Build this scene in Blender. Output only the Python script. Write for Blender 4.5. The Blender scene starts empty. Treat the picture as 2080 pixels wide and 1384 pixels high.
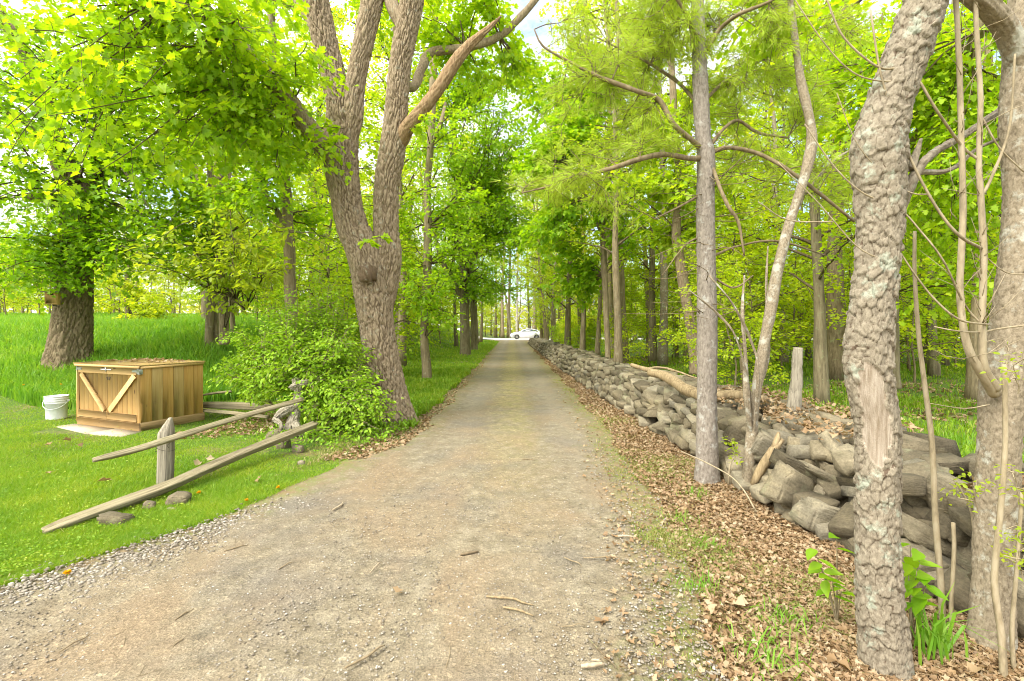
import bpy, math, random
import numpy as np

# ------------------------------------------------------------------ camera, sky, sun, exposure
sc = bpy.context.scene
COL = sc.collection
F, CX, HY, EYE = 980.0, 1040.0, 668.0, 1.5          # focal length in photo pixels, principal column, horizon row, eye height
cam_d = bpy.data.cameras.new('camera'); cam = bpy.data.objects.new('camera', cam_d); COL.objects.link(cam)
cam.location = (0, 0, EYE); cam.rotation_euler = (math.radians(90), 0, 0)
cam_d.sensor_width = 36.0; cam_d.lens = 36.0 * F / 2080.0
cam_d.shift_y = -(692 - HY) / 2080.0
cam_d.clip_start = 0.05; cam_d.clip_end = 2000
sc.camera = cam
sc.view_settings.view_transform = 'Standard'; sc.view_settings.look = 'None'
sc.view_settings.gamma = 1.0; sc.view_settings.exposure = 1.52
sc.render.engine = 'CYCLES'
sc.cycles.max_bounces = 10; sc.cycles.diffuse_bounces = 8; sc.cycles.glossy_bounces = 2
sc.cycles.transmission_bounces = 6; sc.cycles.transparent_max_bounces = 6
sc.cycles.filter_width = 1.0
sc.cycles.caustics_reflective = False; sc.cycles.caustics_refractive = False

SUN_DIR = np.array((-0.62, -0.55, 0.95)); SUN_DIR /= np.linalg.norm(SUN_DIR)
sun_el = math.asin(SUN_DIR[2]); sun_az = math.atan2(SUN_DIR[0], SUN_DIR[1])
sl = bpy.data.lights.new('sun', 'SUN'); so = bpy.data.objects.new('sun', sl); COL.objects.link(so)
sl.energy = 2.0; sl.angle = math.radians(24); sl.color = (1.0, 0.95, 0.86)

from mathutils import Vector, Matrix
so.rotation_euler = Vector(SUN_DIR.tolist()).to_track_quat('Z', 'Y').to_euler()

world = bpy.data.worlds.new('World'); sc.world = world; world.use_nodes = True
nt = world.node_tree; N = nt.nodes; L = nt.links
bg = N['Background']; sky = N.new('ShaderNodeTexSky'); sky.sky_type = 'NISHITA'; sky.sun_disc = False
sky.sun_elevation = sun_el; sky.sun_rotation = sun_az; sky.dust_density = 0.6; sky.ozone_density = 1.5
tc = N.new('ShaderNodeTexCoord'); mp = N.new('ShaderNodeMapping'); mp.inputs['Scale'].default_value = (1.6, 1.6, 3.2)
nz = N.new('ShaderNodeTexNoise'); nz.inputs['Scale'].default_value = 1.7; nz.inputs['Detail'].default_value = 8; nz.inputs['Roughness'].default_value = 0.6
rp = N.new('ShaderNodeValToRGB'); rp.color_ramp.elements[0].position = 0.36; rp.color_ramp.elements[1].position = 0.52
mx = N.new('ShaderNodeMix'); mx.data_type = 'RGBA'; mx.inputs[7].default_value = (4.9, 4.9, 5.0, 1)
dt = N.new('ShaderNodeVectorMath'); dt.operation = 'DOT_PRODUCT'; dt.inputs[1].default_value = tuple(float(v) for v in SUN_DIR)
L.new(tc.outputs['Generated'], dt.inputs[0]); mr = N.new('ShaderNodeMapRange'); mr.inputs[1].default_value = -.5; mr.inputs[2].default_value = .8; L.new(dt.outputs['Value'], mr.inputs[0])
cl = N.new('ShaderNodeMix'); cl.data_type = 'RGBA'; cl.inputs[6].default_value = (1.75, 1.85, 2.15, 1); cl.inputs[7].default_value = (9.6, 9.3, 8.7, 1); L.new(mr.outputs[0], cl.inputs[0]); L.new(cl.outputs[2], mx.inputs[7])
L.new(tc.outputs['Generated'], mp.inputs[0]); L.new(mp.outputs[0], nz.inputs['Vector']); L.new(nz.outputs['Fac'], rp.inputs[0])
L.new(rp.outputs[0], mx.inputs[0]); L.new(sky.outputs[0], mx.inputs[6]); L.new(mx.outputs[2], bg.inputs[0])
bg.inputs[1].default_value = 0.15

R = np.random.default_rng(11)
def P(px, py, d):
    """a point of the place seen at photo pixel (px,py), d metres ahead"""
    return np.array(((px - CX) / F * d, d, EYE - (py - HY) / F * d))

# ------------------------------------------------------------------ materials
def lin(h):
    c = [int(h[i:i+2], 16) / 255 for i in (0, 2, 4)]
    return tuple((x / 12.92 if x <= .04045 else ((x + .055) / 1.055) ** 2.4) for x in c) + (1,)
class M:
    def __init__(s, name):
        s.m = bpy.data.materials.new(name); s.m.use_nodes = True
        s.nt = s.m.node_tree; s.N = s.nt.nodes; s.L = s.nt.links
        s.b = s.N['Principled BSDF']; s.b.inputs['Roughness'].default_value = 0.85
        s.b.inputs['Specular IOR Level'].default_value = 0.25
        s.tc = s.N.new('ShaderNodeTexCoord')
    def co(s, scale=(1, 1, 1), src='Object', rot=(0, 0, 0)):
        m = s.N.new('ShaderNodeMapping'); m.inputs['Scale'].default_value = scale; m.inputs['Rotation'].default_value = rot
        s.L.new(s.tc.outputs[src], m.inputs[0]); return m.outputs[0]
    def noise(s, vec, scale, detail=4, rough=.55, dist=0):
        n = s.N.new('ShaderNodeTexNoise'); n.inputs['Scale'].default_value = scale; n.inputs['Detail'].default_value = detail
        n.inputs['Roughness'].default_value = rough; n.inputs['Distortion'].default_value = dist; s.L.new(vec, n.inputs['Vector']); return n.outputs['Fac']
    def vor(s, vec, scale, out='Distance', feat='F1', rnd=1):
        n = s.N.new('ShaderNodeTexVoronoi'); n.feature = feat; n.inputs['Scale'].default_value = scale
        n.inputs['Randomness'].default_value = rnd; s.L.new(vec, n.inputs['Vector']); return n.outputs[out]
    def ramp(s, fac, stops, inter='LINEAR'):
        r = s.N.new('ShaderNodeValToRGB'); cr = r.color_ramp; cr.interpolation = inter
        while len(cr.elements) < len(stops): cr.elements.new(.5)
        for e, (p, c) in zip(cr.elements, stops):
            e.position = p; e.color = c if len(c) == 4 else tuple(c) + (1,)
        s.L.new(fac, r.inputs[0]); return r.outputs[0]
    def mix(s, fac, a, b, mode='MIX'):
        m = s.N.new('ShaderNodeMix'); m.data_type = 'RGBA'; m.blend_type = mode
        for v, i in ((fac, 0), (a, 6), (b, 7)):
            if isinstance(v, (int, float)): m.inputs[i].default_value = v
            elif isinstance(v, tuple): m.inputs[i].default_value = v if len(v) == 4 else v + (1,)
            else: s.L.new(v, m.inputs[i])
        return m.outputs[2]
    def math(s, op, a, b=0.0):
        m = s.N.new('ShaderNodeMath'); m.operation = op
        for v, i in ((a, 0), (b, 1)):
            if isinstance(v, (int, float)): m.inputs[i].default_value = v
            else: s.L.new(v, m.inputs[i])
        return m.outputs[0]
    def attr(s, name):
        a = s.N.new('ShaderNodeAttribute'); a.attribute_name = name; return a.outputs['Fac']
    def island(s):
        g = s.N.new('ShaderNodeNewGeometry'); return g.outputs['Random Per Island']
    def objrnd(s):
        g = s.N.new('ShaderNodeObjectInfo'); return g.outputs['Random']
    def bump(s, h, strength=.5, dist=.01, prev=None):
        b = s.N.new('ShaderNodeBump'); b.inputs['Strength'].default_value = strength; b.inputs['Distance'].default_value = dist
        s.L.new(h, b.inputs['Height'])
        if prev: s.L.new(prev, b.inputs['Normal'])
        s.L.new(b.outputs[0], s.b.inputs['Normal']); return b.outputs[0]
    def col(s, c):
        if isinstance(c, tuple): s.b.inputs['Base Color'].default_value = c
        else: s.L.new(c, s.b.inputs['Base Color'])
        return s

def leaf_mat(name, cols, trans=.64, objvar=.35, rough=.55, patch=False):
    """thin leaf: reflects and lets light through; every leaf has its own green"""
    m = M(name); isl = m.island()
    c = m.ramp(isl, [(i / (len(cols) - 1), q) for i, q in enumerate(cols)])
    if patch:
        c = m.mix(1.0, c, m.ramp(m.noise(m.co(), 1.6, 5, .65), [(.3, (.70, .82, .8)), (.5, (1, 1, 1)), (.7, (1.35, 1.12, 1.3))]), 'MULTIPLY')
    if objvar:
        o = m.ramp(m.objrnd(), [(0, (.72, .84, .7)), (.5, (1, 1, 1)), (1, (1.28, 1.12, 1.0))])
        c = m.mix(objvar * 2 if objvar < .5 else 1.0, c, o, 'MULTIPLY')
    m.N.remove(m.b)
    d = m.N.new('ShaderNodeBsdfDiffuse'); t = m.N.new('ShaderNodeBsdfTranslucent'); g = m.N.new('ShaderNodeBsdfGlossy')
    g.inputs['Roughness'].default_value = rough; g.inputs['Color'].default_value = (.5, .5, .5, 1)
    a = m.N.new('ShaderNodeMixShader'); a.inputs[0].default_value = trans
    b = m.N.new('ShaderNodeMixShader'); b.inputs[0].default_value = .04
    m.L.new(c, d.inputs['Color']); tcg = m.mix(1.0, c, (1.25, 1.15, .6), 'MULTIPLY'); m.L.new(tcg, t.inputs['Color'])
    m.L.new(d.outputs[0], a.inputs[1]); m.L.new(t.outputs[0], a.inputs[2])
    m.L.new(a.outputs[0], b.inputs[1]); m.L.new(g.outputs[0], b.inputs[2])
    m.L.new(b.outputs[0], m.N['Material Output'].inputs[0]); return m.m

def bark_mat(name, base, light, dark, lichen=None, grain=(18, 18, 3), bumpd=.012, lichen_amt=.62, fiss=None):
    base, light, dark = [tuple(x * f for x, f in zip(q_, (.76, .73, .64))) + (1,) for q_ in (base[:3], light[:3], [x * .8 for x in dark[:3]])]
    m = M(name); v = m.co()
    n1 = m.noise(m.co(grain), 1.0, 6, .65); n2 = m.noise(v, 1.6, 4)
    c = m.ramp(n1, [(.38, dark), (.5, base), (.62, light)])
    c = m.mix(m.math('MULTIPLY', n2, .45), c, light)
    rid = m.attr('rid')
    c = m.mix(m.math('MULTIPLY', rid, .6), c, light)
    if fiss:
        k_ = m.N.new('ShaderNodeClamp'); m.L.new(m.math('SUBTRACT', 1.0, m.math('MULTIPLY', rid, 6.0)), k_.inputs[0]); c = m.mix(m.math('MULTIPLY', k_.outputs[0], .8), c, fiss)
    if lichen:
        f = m.ramp(m.noise(v, 9, 6, .7), [(lichen_amt - .04, (0, 0, 0)), (lichen_amt + .04, (1, 1, 1))])
        c = m.mix(m.math('MULTIPLY', f, .65), c, lichen)
    m.col(c); m.bump(m.noise(m.co(tuple(g * 2.2 for g in grain)), 1.0, 8, .7), .9, bumpd)
    m.b.inputs['Roughness'].default_value = .92; return m.m

G = {}
LEAF_MAPLE = leaf_mat('maple_leaf', [(.25, .46, .010), (.31, .53, .012), (.37, .58, .014), (.44, .61, .018)])
LEAF_YOUNG = leaf_mat('young_leaf', [(.34, .48, .02), (.40, .52, .025), (.44, .52, .035)])
LEAF_FAR = leaf_mat('woodland_leaf', [(.31, .49, .012), (.38, .55, .015), (.45, .59, .02), (.52, .62, .028)], objvar=.5)
LEAF_DULL = leaf_mat('dull_leaf', [(.38, .44, .06), (.44, .50, .07), (.48, .48, .11)], objvar=.4)
LEAF_SHRUB = leaf_mat('shrub_leaf', [(.19, .38, .018), (.25, .46, .024), (.33, .53, .035)], trans=.4)
NEEDLE = leaf_mat('pine_needle', [(.30, .46, .03), (.38, .53, .04), (.46, .56, .06)], trans=.35)
GRASS_LAWN = leaf_mat('lawn_blade', [(.15, .29, .010), (.20, .37, .012), (.26, .42, .02), (.36, .44, .06)], trans=.45, objvar=0, patch=True)
GRASS_TALL = leaf_mat('meadow_blade', [(.16, .36, .025), (.21, .43, .03), (.28, .46, .05)], trans=.5, objvar=0, patch=True)
GRASS_DRY = leaf_mat('dry_grass_blade', [(.17, .28, .03), (.26, .34, .06), (.38, .34, .13), (.44, .37, .18)], trans=.4, objvar=0)
DEAD_LEAF = leaf_mat('dead_leaf', [(.19, .12, .06), (.28, .18, .09), (.34, .225, .12), (.39, .28, .16), (.45, .36, .23)], trans=.2, objvar=0)
PETAL = leaf_mat('white_petal', [(.6, .6, .5), (.7, .7, .62)], objvar=0)
YELLOW = leaf_mat('dandelion_petal', [(.7, .42, .01), (.75, .5, .02)], objvar=0)
BIGLEAF = leaf_mat('seedling_leaf', [(.2, .45, .012), (.26, .5, .015), (.32, .52, .02)], objvar=0)

BARK_MAPLE = bark_mat('maple_bark', (.31, .245, .165, 1), (.47, .385, .285, 1), (.155, .11, .07, 1), (.36, .36, .27, 1), (55, 55, 11), .014, .62, (.115, .075, .045, 1))
BARK_OLD = bark_mat('old_maple_bark', (.24, .185, .12, 1), (.36, .29, .20, 1), (.13, .10, .06, 1), (.26, .28, .14, 1), (40, 40, 9), .02)
BARK_FLAKE = bark_mat('cherry_bark', (.235, .20, .16, 1), (.37, .33, .27, 1), (.115, .09, .065, 1), (.36, .40, .31, 1), (75, 75, 40), .006, .60, (.105, .07, .045, 1))
BARK_SPECK = bark_mat('speckled_bark', (.27, .225, .165, 1), (.40, .345, .27, 1), (.15, .115, .08, 1), (.46, .46, .38, 1), (75, 75, 45), .006, .58)
BARK_PINE = bark_mat('pine_bark', (.235, .205, .185, 1), (.38, .345, .32, 1), (.13, .105, .09, 1), (.42, .42, .37, 1), (60, 60, 22), .01, .6)
BARK_THIN = bark_mat('sapling_bark', (.25, .20, .13, 1), (.36, .30, .20, 1), (.14, .11, .07, 1), (.33, .34, .24, 1), (20, 20, 3), .01)
BARK_WOODS = bark_mat('woodland_bark', (.20, .165, .105, 1), (.32, .28, .19, 1), (.10, .08, .05, 1), (.24, .27, .14, 1), (14, 14, 2), .02)
BARK_PALE = bark_mat('pale_bark', (.42, .40, .34, 1), (.6, .58, .52, 1), (.2, .18, .15, 1), None, (8, 8, 6), .01)
TWIG = bark_mat('twig_bark', (.27, .215, .14, 1), (.38, .31, .21, 1), (.18, .14, .09, 1), None, (30, 30, 8), .003)
TWIG_DARK = bark_mat('dark_twig_bark', (.115, .09, .055, 1), (.19, .15, .09, 1), (.07, .055, .035, 1), None, (30, 30, 8), .003)
SPROUT = bark_mat('sprout_bark', (.37, .31, .21, 1), (.47, .41, .31, 1), (.26, .21, .14, 1), None, (30, 30, 8), .003)
PINETWIG = bark_mat('pine_twig_bark', (.20, .155, .09, 1), (.30, .245, .16, 1), (.12, .09, .055, 1), None, (30, 30, 8), .003)
DEADWOOD = bark_mat('dead_wood', (.30, .225, .13, 1), (.45, .36, .23, 1), (.17, .12, .07, 1), None, (40, 40, 4), .008)
GREYWOOD = bark_mat('weathered_wood', (.34, .31, .26, 1), (.52, .48, .41, 1), (.19, .165, .135, 1), (.33, .36, .23, 1), (70, 70, 3), .008, .68)
EXPOSED = bark_mat('bare_wood', (.43, .355, .26, 1), (.58, .50, .39, 1), (.29, .22, .15, 1), None, (60, 60, 5), .004)

def rail_mat():                                        # split rail, fibres run along local X
    m = M('split_rail_wood')
    n = m.noise(m.co((1.2, 55, 55)), 1, 6, .6); n2 = m.noise(m.co(), 3, 3)
    c = m.ramp(n, [(.3, (.09, .065, .035)), (.46, (.24, .185, .11)), (.66, (.38, .31, .20))])
    c = m.mix(m.math('MULTIPLY', n2, .5), c, (.30, .30, .17)); m.col(c)
    m.bump(n, .9, .01); return m.m
RAIL = rail_mat()

def stone_mat(bed=False):
    m = M('bedded_fieldstone' if bed else 'fieldstone'); v = m.co()
    r = m.objrnd() if bed else m.island(); n = m.noise(v if not bed else m.co((1, 1, 3.5)), 5, 8, .65); n2 = m.noise(v, 60, 4, .7)
    c = m.ramp(r, [(0, (.095, .078, .048)), (.3, (.155, .128, .080)), (.6, (.210, .176, .112)), (.8, (.25, .218, .150)), (1, (.13, .115, .083))])
    c = m.mix(1.0, c, m.ramp(n, [(.3, (.62, .62, .60)), (.5, (1, 1, 1)), (.7, (1.3, 1.28, 1.2))]), 'MULTIPLY')
    c = m.mix(.6, c, m.ramp(n2, [(.35, (.6, .6, .58)), (.65, (1.3, 1.3, 1.3))]), 'MULTIPLY')
    li = m.ramp(m.noise(v, 3.3, 7, .75), [(.56, (0, 0, 0)), (.64, (1, 1, 1))])
    c = m.mix(m.math('MULTIPLY', li, .5), c, (.24, .24, .14)); m.col(c)
    b = m.bump(m.noise(m.co((1, 1, 7.0 if bed else 1.5)), 11, 9, .72), .9, .022 if bed else .008); m.b.inputs['Roughness'].default_value = .9
    return m.m
STONE = stone_mat(); STONE_BED = stone_mat(True)

def flat_mat(name, c, rough=.6, metal=0, spec=.4):
    m = M(name); v = m.co(); n = m.noise(v, 12, 5)
    m.col(m.mix(1.0, c if len(c) == 4 else c + (1,), m.ramp(n, [(.3, (.85, .85, .85)), (.7, (1.1, 1.1, 1.1))]), 'MULTIPLY'))
    m.b.inputs['Roughness'].default_value = rough; m.b.inputs['Metallic'].default_value = metal
    m.b.inputs['Specular IOR Level'].default_value = spec; return m.m
def plank_mat(name, base, light, dark, axis=2):
    m = M(name); s = [45, 45, 45]; s[axis] = 2.2
    oi = m.objrnd(); ri = m.island()
    n = m.noise(m.co(tuple(s)), 1, 6, .6, .6)
    kn = m.vor(m.co(tuple((7 if i != axis else 2.4) for i in range(3))), 1.0)
    c = m.ramp(n, [(.3, dark), (.5, base), (.7, light)])
    c = m.mix(m.ramp(kn, [(.07, (1, 1, 1)), (.12, (0, 0, 0))]), c, (.17, .09, .035, 1))
    c = m.mix(1.0, c, m.ramp(ri, [(0, (.93, .92, .90)), (.5, (1, 1, 1)), (1, (1.08, 1.07, 1.04))]), 'MULTIPLY')
    m.col(c); m.bump(n, .5, .002); m.b.inputs['Roughness'].default_value = .7; return m.m
CEDAR = plank_mat('cedar_plank', (.56, .33, .10, 1), (.62, .39, .14, 1), (.48, .26, .07, 1))
CEDAR_FACE = plank_mat('door_plank', (.62, .385, .14, 1), (.68, .45, .19, 1), (.55, .325, .105, 1))
CEDAR_GREY = plank_mat('weathered_plank', (.51, .345, .135, 1), (.57, .41, .18, 1), (.45, .29, .10, 1))
CEDAR_H = plank_mat('cross_board', (.56, .365, .15, 1), (.62, .43, .20, 1), (.49, .30, .11, 1), 1)
CEDAR_X = plank_mat('side_board', (.38, .25, .12, 1), (.46, .32, .17, 1), (.28, .17, .08, 1), 0)
PLASTIC = flat_mat('white_plastic', (.74, .76, .76), .35)
STEEL = flat_mat('galvanised_steel', (.55, .56, .56), .45, .6)
IRON = flat_mat('dark_iron', (.06, .045, .035), .7, .3)
PAVER = flat_mat('concrete_paver', (.43, .36, .26), .9)
PAINT = flat_mat('white_paint', (.78, .78, .80), .18, 0, .5)
RUBBER = flat_mat('rubber', (.03, .03, .03), .85)
GLASS = flat_mat('dark_glass', (.05, .07, .07), .05, 0, .8)
ALLOY = flat_mat('alloy', (.35, .35, .36), .35, .7)
LAMP = flat_mat('lamp_lens', (.5, .5, .5), .1)
RED = flat_mat('red_lens', (.4, .02, .02), .2)

# ------------------------------------------------------------------ mesh tools
def link_mesh(name, V, Fs, mat, parent=None, smooth=False, attrs=None):
    """V (n,3); Fs list of index arrays (each m,k)"""
    me = bpy.data.meshes.new(name)
    V = np.asarray(V, np.float32); Fs = [np.asarray(f, np.int32) for f in Fs if len(f)]
    me.vertices.add(len(V)); me.vertices.foreach_set('co', V.ravel())
    nl = sum(f.size for f in Fs); npoly = sum(len(f) for f in Fs)
    me.loops.add(nl); me.polygons.add(npoly)
    me.loops.foreach_set('vertex_index', np.concatenate([f.ravel() for f in Fs]))
    starts, tot, o = [], [], 0
    for f in Fs:
        k = f.shape[1]; starts.append(o + np.arange(len(f)) * k); tot.append(np.full(len(f), k)); o += f.size
    me.polygons.foreach_set('loop_start', np.concatenate(starts).astype(np.int32))
    me.polygons.foreach_set('loop_total', np.concatenate(tot).astype(np.int32))
    if smooth: me.polygons.foreach_set('use_smooth', np.ones(npoly, bool))
    me.update(calc_edges=True); me.validate()
    if attrs:
        for k, a in attrs.items():
            if len(a) == len(me.vertices):
                at = me.attributes.new(k, 'FLOAT', 'POINT'); at.data.foreach_set('value', np.asarray(a, np.float32))
    me.materials.append(mat)
    o = bpy.data.objects.new(name, me); COL.objects.link(o)
    if parent: o.parent = parent
    return o

class MB:
    def __init__(s): s.V = []; s.F = {}; s.A = []; s.n = 0
    def add(s, V, *Fs, rid=None):
        V = np.asarray(V, float); s.V.append(V)
        for f in Fs:
            f = np.asarray(f, int)
            if len(f): s.F.setdefault(f.shape[1], []).append(f + s.n)
        s.A.append(np.zeros(len(V)) if rid is None else rid); s.n += len(V); return s
    def merge(s, o):
        if o.n: s.add(np.concatenate(o.V), *[np.concatenate(v) for v in o.F.values()], rid=np.concatenate(o.A))
        return s
    def build(s, name, mat, parent=None, smooth=False, rid=False, loc=None):
        if not s.n: return None
        V = np.concatenate(s.V)
        if loc is not None: V = V - np.asarray(loc)
        return link_mesh(name, V, [np.concatenate(v) for v in s.F.values()], mat, parent, smooth, {'rid': np.concatenate(s.A)} if rid else None)

def tag(o, label=None, cat=None, group=None, kind=None):
    if label: o['label'] = label
    if cat: o['category'] = cat
    if group: o['group'] = group
    if kind: o['kind'] = kind
    return o
def empty(name, loc, rz=0.0, label=None, cat=None, group=None):
    o = bpy.data.objects.new(name, None); COL.objects.link(o); o.location = [float(x) for x in loc]; o.rotation_euler = (0, 0, rz)
    o.empty_display_size = .2
    return tag(o, label, cat, group)

def smoothpts(pts, rad, step):
    """Catmull-Rom through the joints"""
    p = np.asarray(pts, float); r = np.asarray(rad, float)
    if len(p) < 2: return p, r
    pe = np.vstack([2 * p[0] - p[1], p, 2 * p[-1] - p[-2]])
    out, ro = [], []
    for i in range(len(p) - 1):
        d = np.linalg.norm(p[i + 1] - p[i]); n = max(1, int(math.ceil(d / step)))
        t = np.linspace(0, 1, n, endpoint=False)[:, None]
        a, b, c, e = pe[i], pe[i + 1], pe[i + 2], pe[i + 3]
        out.append(.5 * ((2 * b) + (-a + c) * t + (2 * a - 5 * b + 4 * c - e) * t**2 + (-a + 3 * b - 3 * c + e) * t**3))
        ro.append(r[i] + (r[i + 1] - r[i]) * t[:, 0])
    out.append(p[-1:]); ro.append(r[-1:]); return np.vstack(out), np.concatenate(ro)

def tube(mb, pts, rad, seg=8, disp=None, cap=True, step=None, ref=(0, 1, 0)):
    p, r = (smoothpts(pts, rad, step) if step else (np.asarray(pts, float), np.asarray(rad, float)))
    n = len(p)
    T = np.gradient(p, axis=0) if n > 2 else np.repeat((p[1] - p[0])[None], 2, 0)
    T /= np.linalg.norm(T, axis=1)[:, None] + 1e-9
    ref = np.asarray(ref, float)
    if abs(T[0] @ ref) > .93: ref = np.array((1., .1, 0))
    U = np.empty_like(T); u = ref - (ref @ T[0]) * T[0]; u /= np.linalg.norm(u)
    for i in range(n):
        u = u - (u @ T[i]) * T[i]; u /= np.linalg.norm(u) + 1e-9; U[i] = u
    W = np.cross(T, U)
    th = np.arange(seg) * 2 * math.pi / seg
    s = np.concatenate([[0], np.cumsum(np.linalg.norm(np.diff(p, axis=0), axis=1))])
    RR = np.repeat(r[:, None], seg, 1); rid = np.zeros((n, seg))
    if disp is not None:
        d, rid = disp(th[None] * np.maximum(r.mean(), .02), np.repeat(s[:, None], seg, 1), th[None], r[:, None]); RR = RR + d
    V = p[:, None] + U[:, None] * (np.cos(th)[None, :, None] * RR[..., None]) + W[:, None] * (np.sin(th)[None, :, None] * RR[..., None])
    V = V.reshape(-1, 3); rid = np.broadcast_to(rid, (n, seg)).ravel()
    i = np.arange(n - 1)[:, None] * seg; j = np.arange(seg)[None]; j2 = (j + 1) % seg
    Q = np.stack([i + j, i + j2, i + seg + j2, i + seg + j], -1).reshape(-1, 4)
    if cap:
        V = np.vstack([V, p[0], p[-1]]); rid = np.concatenate([rid, [0, 0]])
        a = n * seg; jj = np.arange(seg)
        C0 = np.stack([np.full(seg, a), (jj + 1) % seg, jj], -1)
        C1 = np.stack([np.full(seg, a + 1), (n - 1) * seg + jj, (n - 1) * seg + (jj + 1) % seg], -1)
        mb.add(V, Q, np.vstack([C0, C1]), rid=rid)
    else: mb.add(V, Q, rid=rid)

def box(mb, c, s, rot=None, jit=0, bev=0.0):
    """box with optional chamfer; c centre, s full size, rot 3x3"""
    h = np.asarray(s, float) / 2; b = min(bev, h.min() * .8)
    V, Fc = [], []
    if b <= 0:
        V = np.array([[x, y, z] for x in (-1, 1) for y in (-1, 1) for z in (-1, 1)]) * h
        Q = np.array([[0, 1, 3, 2], [4, 6, 7, 5], [0, 4, 5, 1], [2, 3, 7, 6], [0, 2, 6, 4], [1, 5, 7, 3]])
        T3 = np.zeros((0, 3), int)
    else:
        V = []; idx = {}
        for x in (-1, 1):
            for y in (-1, 1):
                for z in (-1, 1):
                    for a in range(3):
                        v = np.array([x, y, z]) * (h - b); v[a] = (x, y, z)[a] * h[a]
                        idx[(x, y, z, a)] = len(V); V.append(v)
        V = np.array(V); Q = []; T3 = []
        for a in range(3):
            o = [i for i in range(3) if i != a]
            for sg in (-1, 1):
                q = []
                for (p1, p2) in ((-1, -1), (1, -1), (1, 1), (-1, 1)):
                    k = [0, 0, 0]; k[a] = sg; k[o[0]] = p1; k[o[1]] = p2; q.append(idx[(*k, a)])
                if (sg < 0) ^ (a == 1): q = q[::-1]
                Q.append(q)
        for a in range(3):
            o = [i for i in range(3) if i != a]
            for p1 in (-1, 1):
                for p2 in (-1, 1):
                    k0 = [0, 0, 0]; k1 = [0, 0, 0]
                    k0[a] = -1; k1[a] = 1; k0[o[0]] = k1[o[0]] = p1; k0[o[1]] = k1[o[1]] = p2
                    Q.append([idx[(*k0, o[0])], idx[(*k1, o[0])], idx[(*k1, o[1])], idx[(*k0, o[1])]])
        for x in (-1, 1):
            for y in (-1, 1):
                for z in (-1, 1): T3.append([idx[(x, y, z, a)] for a in range(3)])
        Q = np.array(Q); T3 = np.array(T3)
    if jit: V = V + R.normal(0, jit, V.shape)
    if rot is not None: V = V @ np.asarray(rot).T
    mb.add(V + np.asarray(c), Q, T3)

def rotm(ax, a):
    return np.array(Matrix.Rotation(a, 3, ax))

def hash2(i, j, k=0):
    x = np.sin(i * 127.1 + j * 311.7 + k * 74.7) * 43758.5453; return x - np.floor(x)
def voro(u, v, seed=0):
    iu, iv = np.floor(u), np.floor(v); f1 = np.full(np.shape(u), 9.); f2 = f1.copy(); rid = np.zeros(np.shape(u)); dv = rid.copy()
    for a in (-1, 0, 1):
        for b in (-1, 0, 1):
            ci, cj = iu + a, iv + b
            x = ci + hash2(ci, cj, seed) ; y = cj + hash2(ci, cj, seed + 5)
            d = np.hypot(u - x, v - y); h = hash2(ci, cj, seed + 9)
            m = d < f1
            f2 = np.where(m, f1, np.minimum(f2, d)); rid = np.where(m, h, rid); dv = np.where(m, v - y, dv); f1 = np.where(m, d, f1)
    return f1, f2, rid, dv
def sines(x, seed, n=6, f=1.0, amp=1.0):
    """cheap smooth noise of the columns of x"""
    g = np.random.default_rng(seed); out = 0; tot = 0
    for i in range(n):
        k = g.normal(size=x.shape[-1]) * f * (1.6 ** i); a = .62 ** i
        out = out + a * np.sin(x @ k + g.uniform(0, 6.3)); tot += a
    return out / tot * amp
def d_furrow(depth=.022, cu=.05, cv=.26, seed=1, lump=.03, flare=0):
    def f(u, s, th, r):
        u = np.broadcast_to(u, s.shape)
        X = np.stack([np.cos(th) + 0 * s, np.sin(th) + 0 * s, s * .8], -1)
        w = sines(np.stack([u * 12, s * 5.0], -1), seed + 1, 4, 1, 1.0) + sines(np.stack([u * 45, s * 22], -1), seed + 2, 4, 1, .5)
        f1, f2, rid, _ = voro(u / cu + w * .8, s / cv + w * .5, seed)
        e1, e2, r2, _ = voro(u / cu * 2.3 + w, s / cv * 2.6 - w * .7, seed + 4)
        h = np.clip((f2 - f1) * 3.6, 0, 1) * (.70 + .30 * np.clip((e2 - e1) * 4, 0, 1))
        fine = sines(np.stack([u * 110, s * 40], -1), seed + 3, 5, 1, .20)
        d = depth * (h - .8 + fine) + lump * sines(X * 1.6, seed + 7, 4, 1.0)
        if flare: d = d + flare * np.exp(-s / .35) * (1 + .6 * np.cos(5 * th + 1.0))
        return d, np.clip(.75 * h * (.6 + .5 * rid), 0, 1)
    return f
def d_flake(depth=.010, cu=.042, cv=.05, seed=3, lump=.012, flare=0, bare=None):
    def f(u, s, th, r):
        u = np.broadcast_to(u, s.shape)
        X = np.stack([np.cos(th) + 0 * s, np.sin(th) + 0 * s, s * 1.4], -1)
        w = sines(np.stack([u * 22, s * 20], -1), seed + 1, 4, 1, .35)
        f1, f2, rid, dv = voro(u / cu + w, s / cv + w, seed)
        gap = np.clip((f2 - f1) * 9, 0, 1)
        g1, g2, r2, _ = voro(u / cu * 1.9 + w * 2.1 + 7, s / cv * 1.7 - w, seed + 2)
        h = .35 * gap + .85 * rid - dv * .22 + .30 * r2 + .18 * np.clip((g2 - g1) * 9, 0, 1) + sines(np.stack([u * 160, s * 120], -1), seed + 4, 4, 1, .10)
        rid = np.where(gap * np.clip((g2 - g1) * 12 + .45, 0, 1) < .45, 0, .22 + .78 * np.clip(.6 * rid + .4 * r2, 0, 1))
        d = depth * (h - .8) + lump * sines(X * 2.2, seed + 7, 4, 1.0)
        ridc = rid
        if flare: d = d + flare * np.exp(-s / .25)
        return d, ridc
    return f
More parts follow.
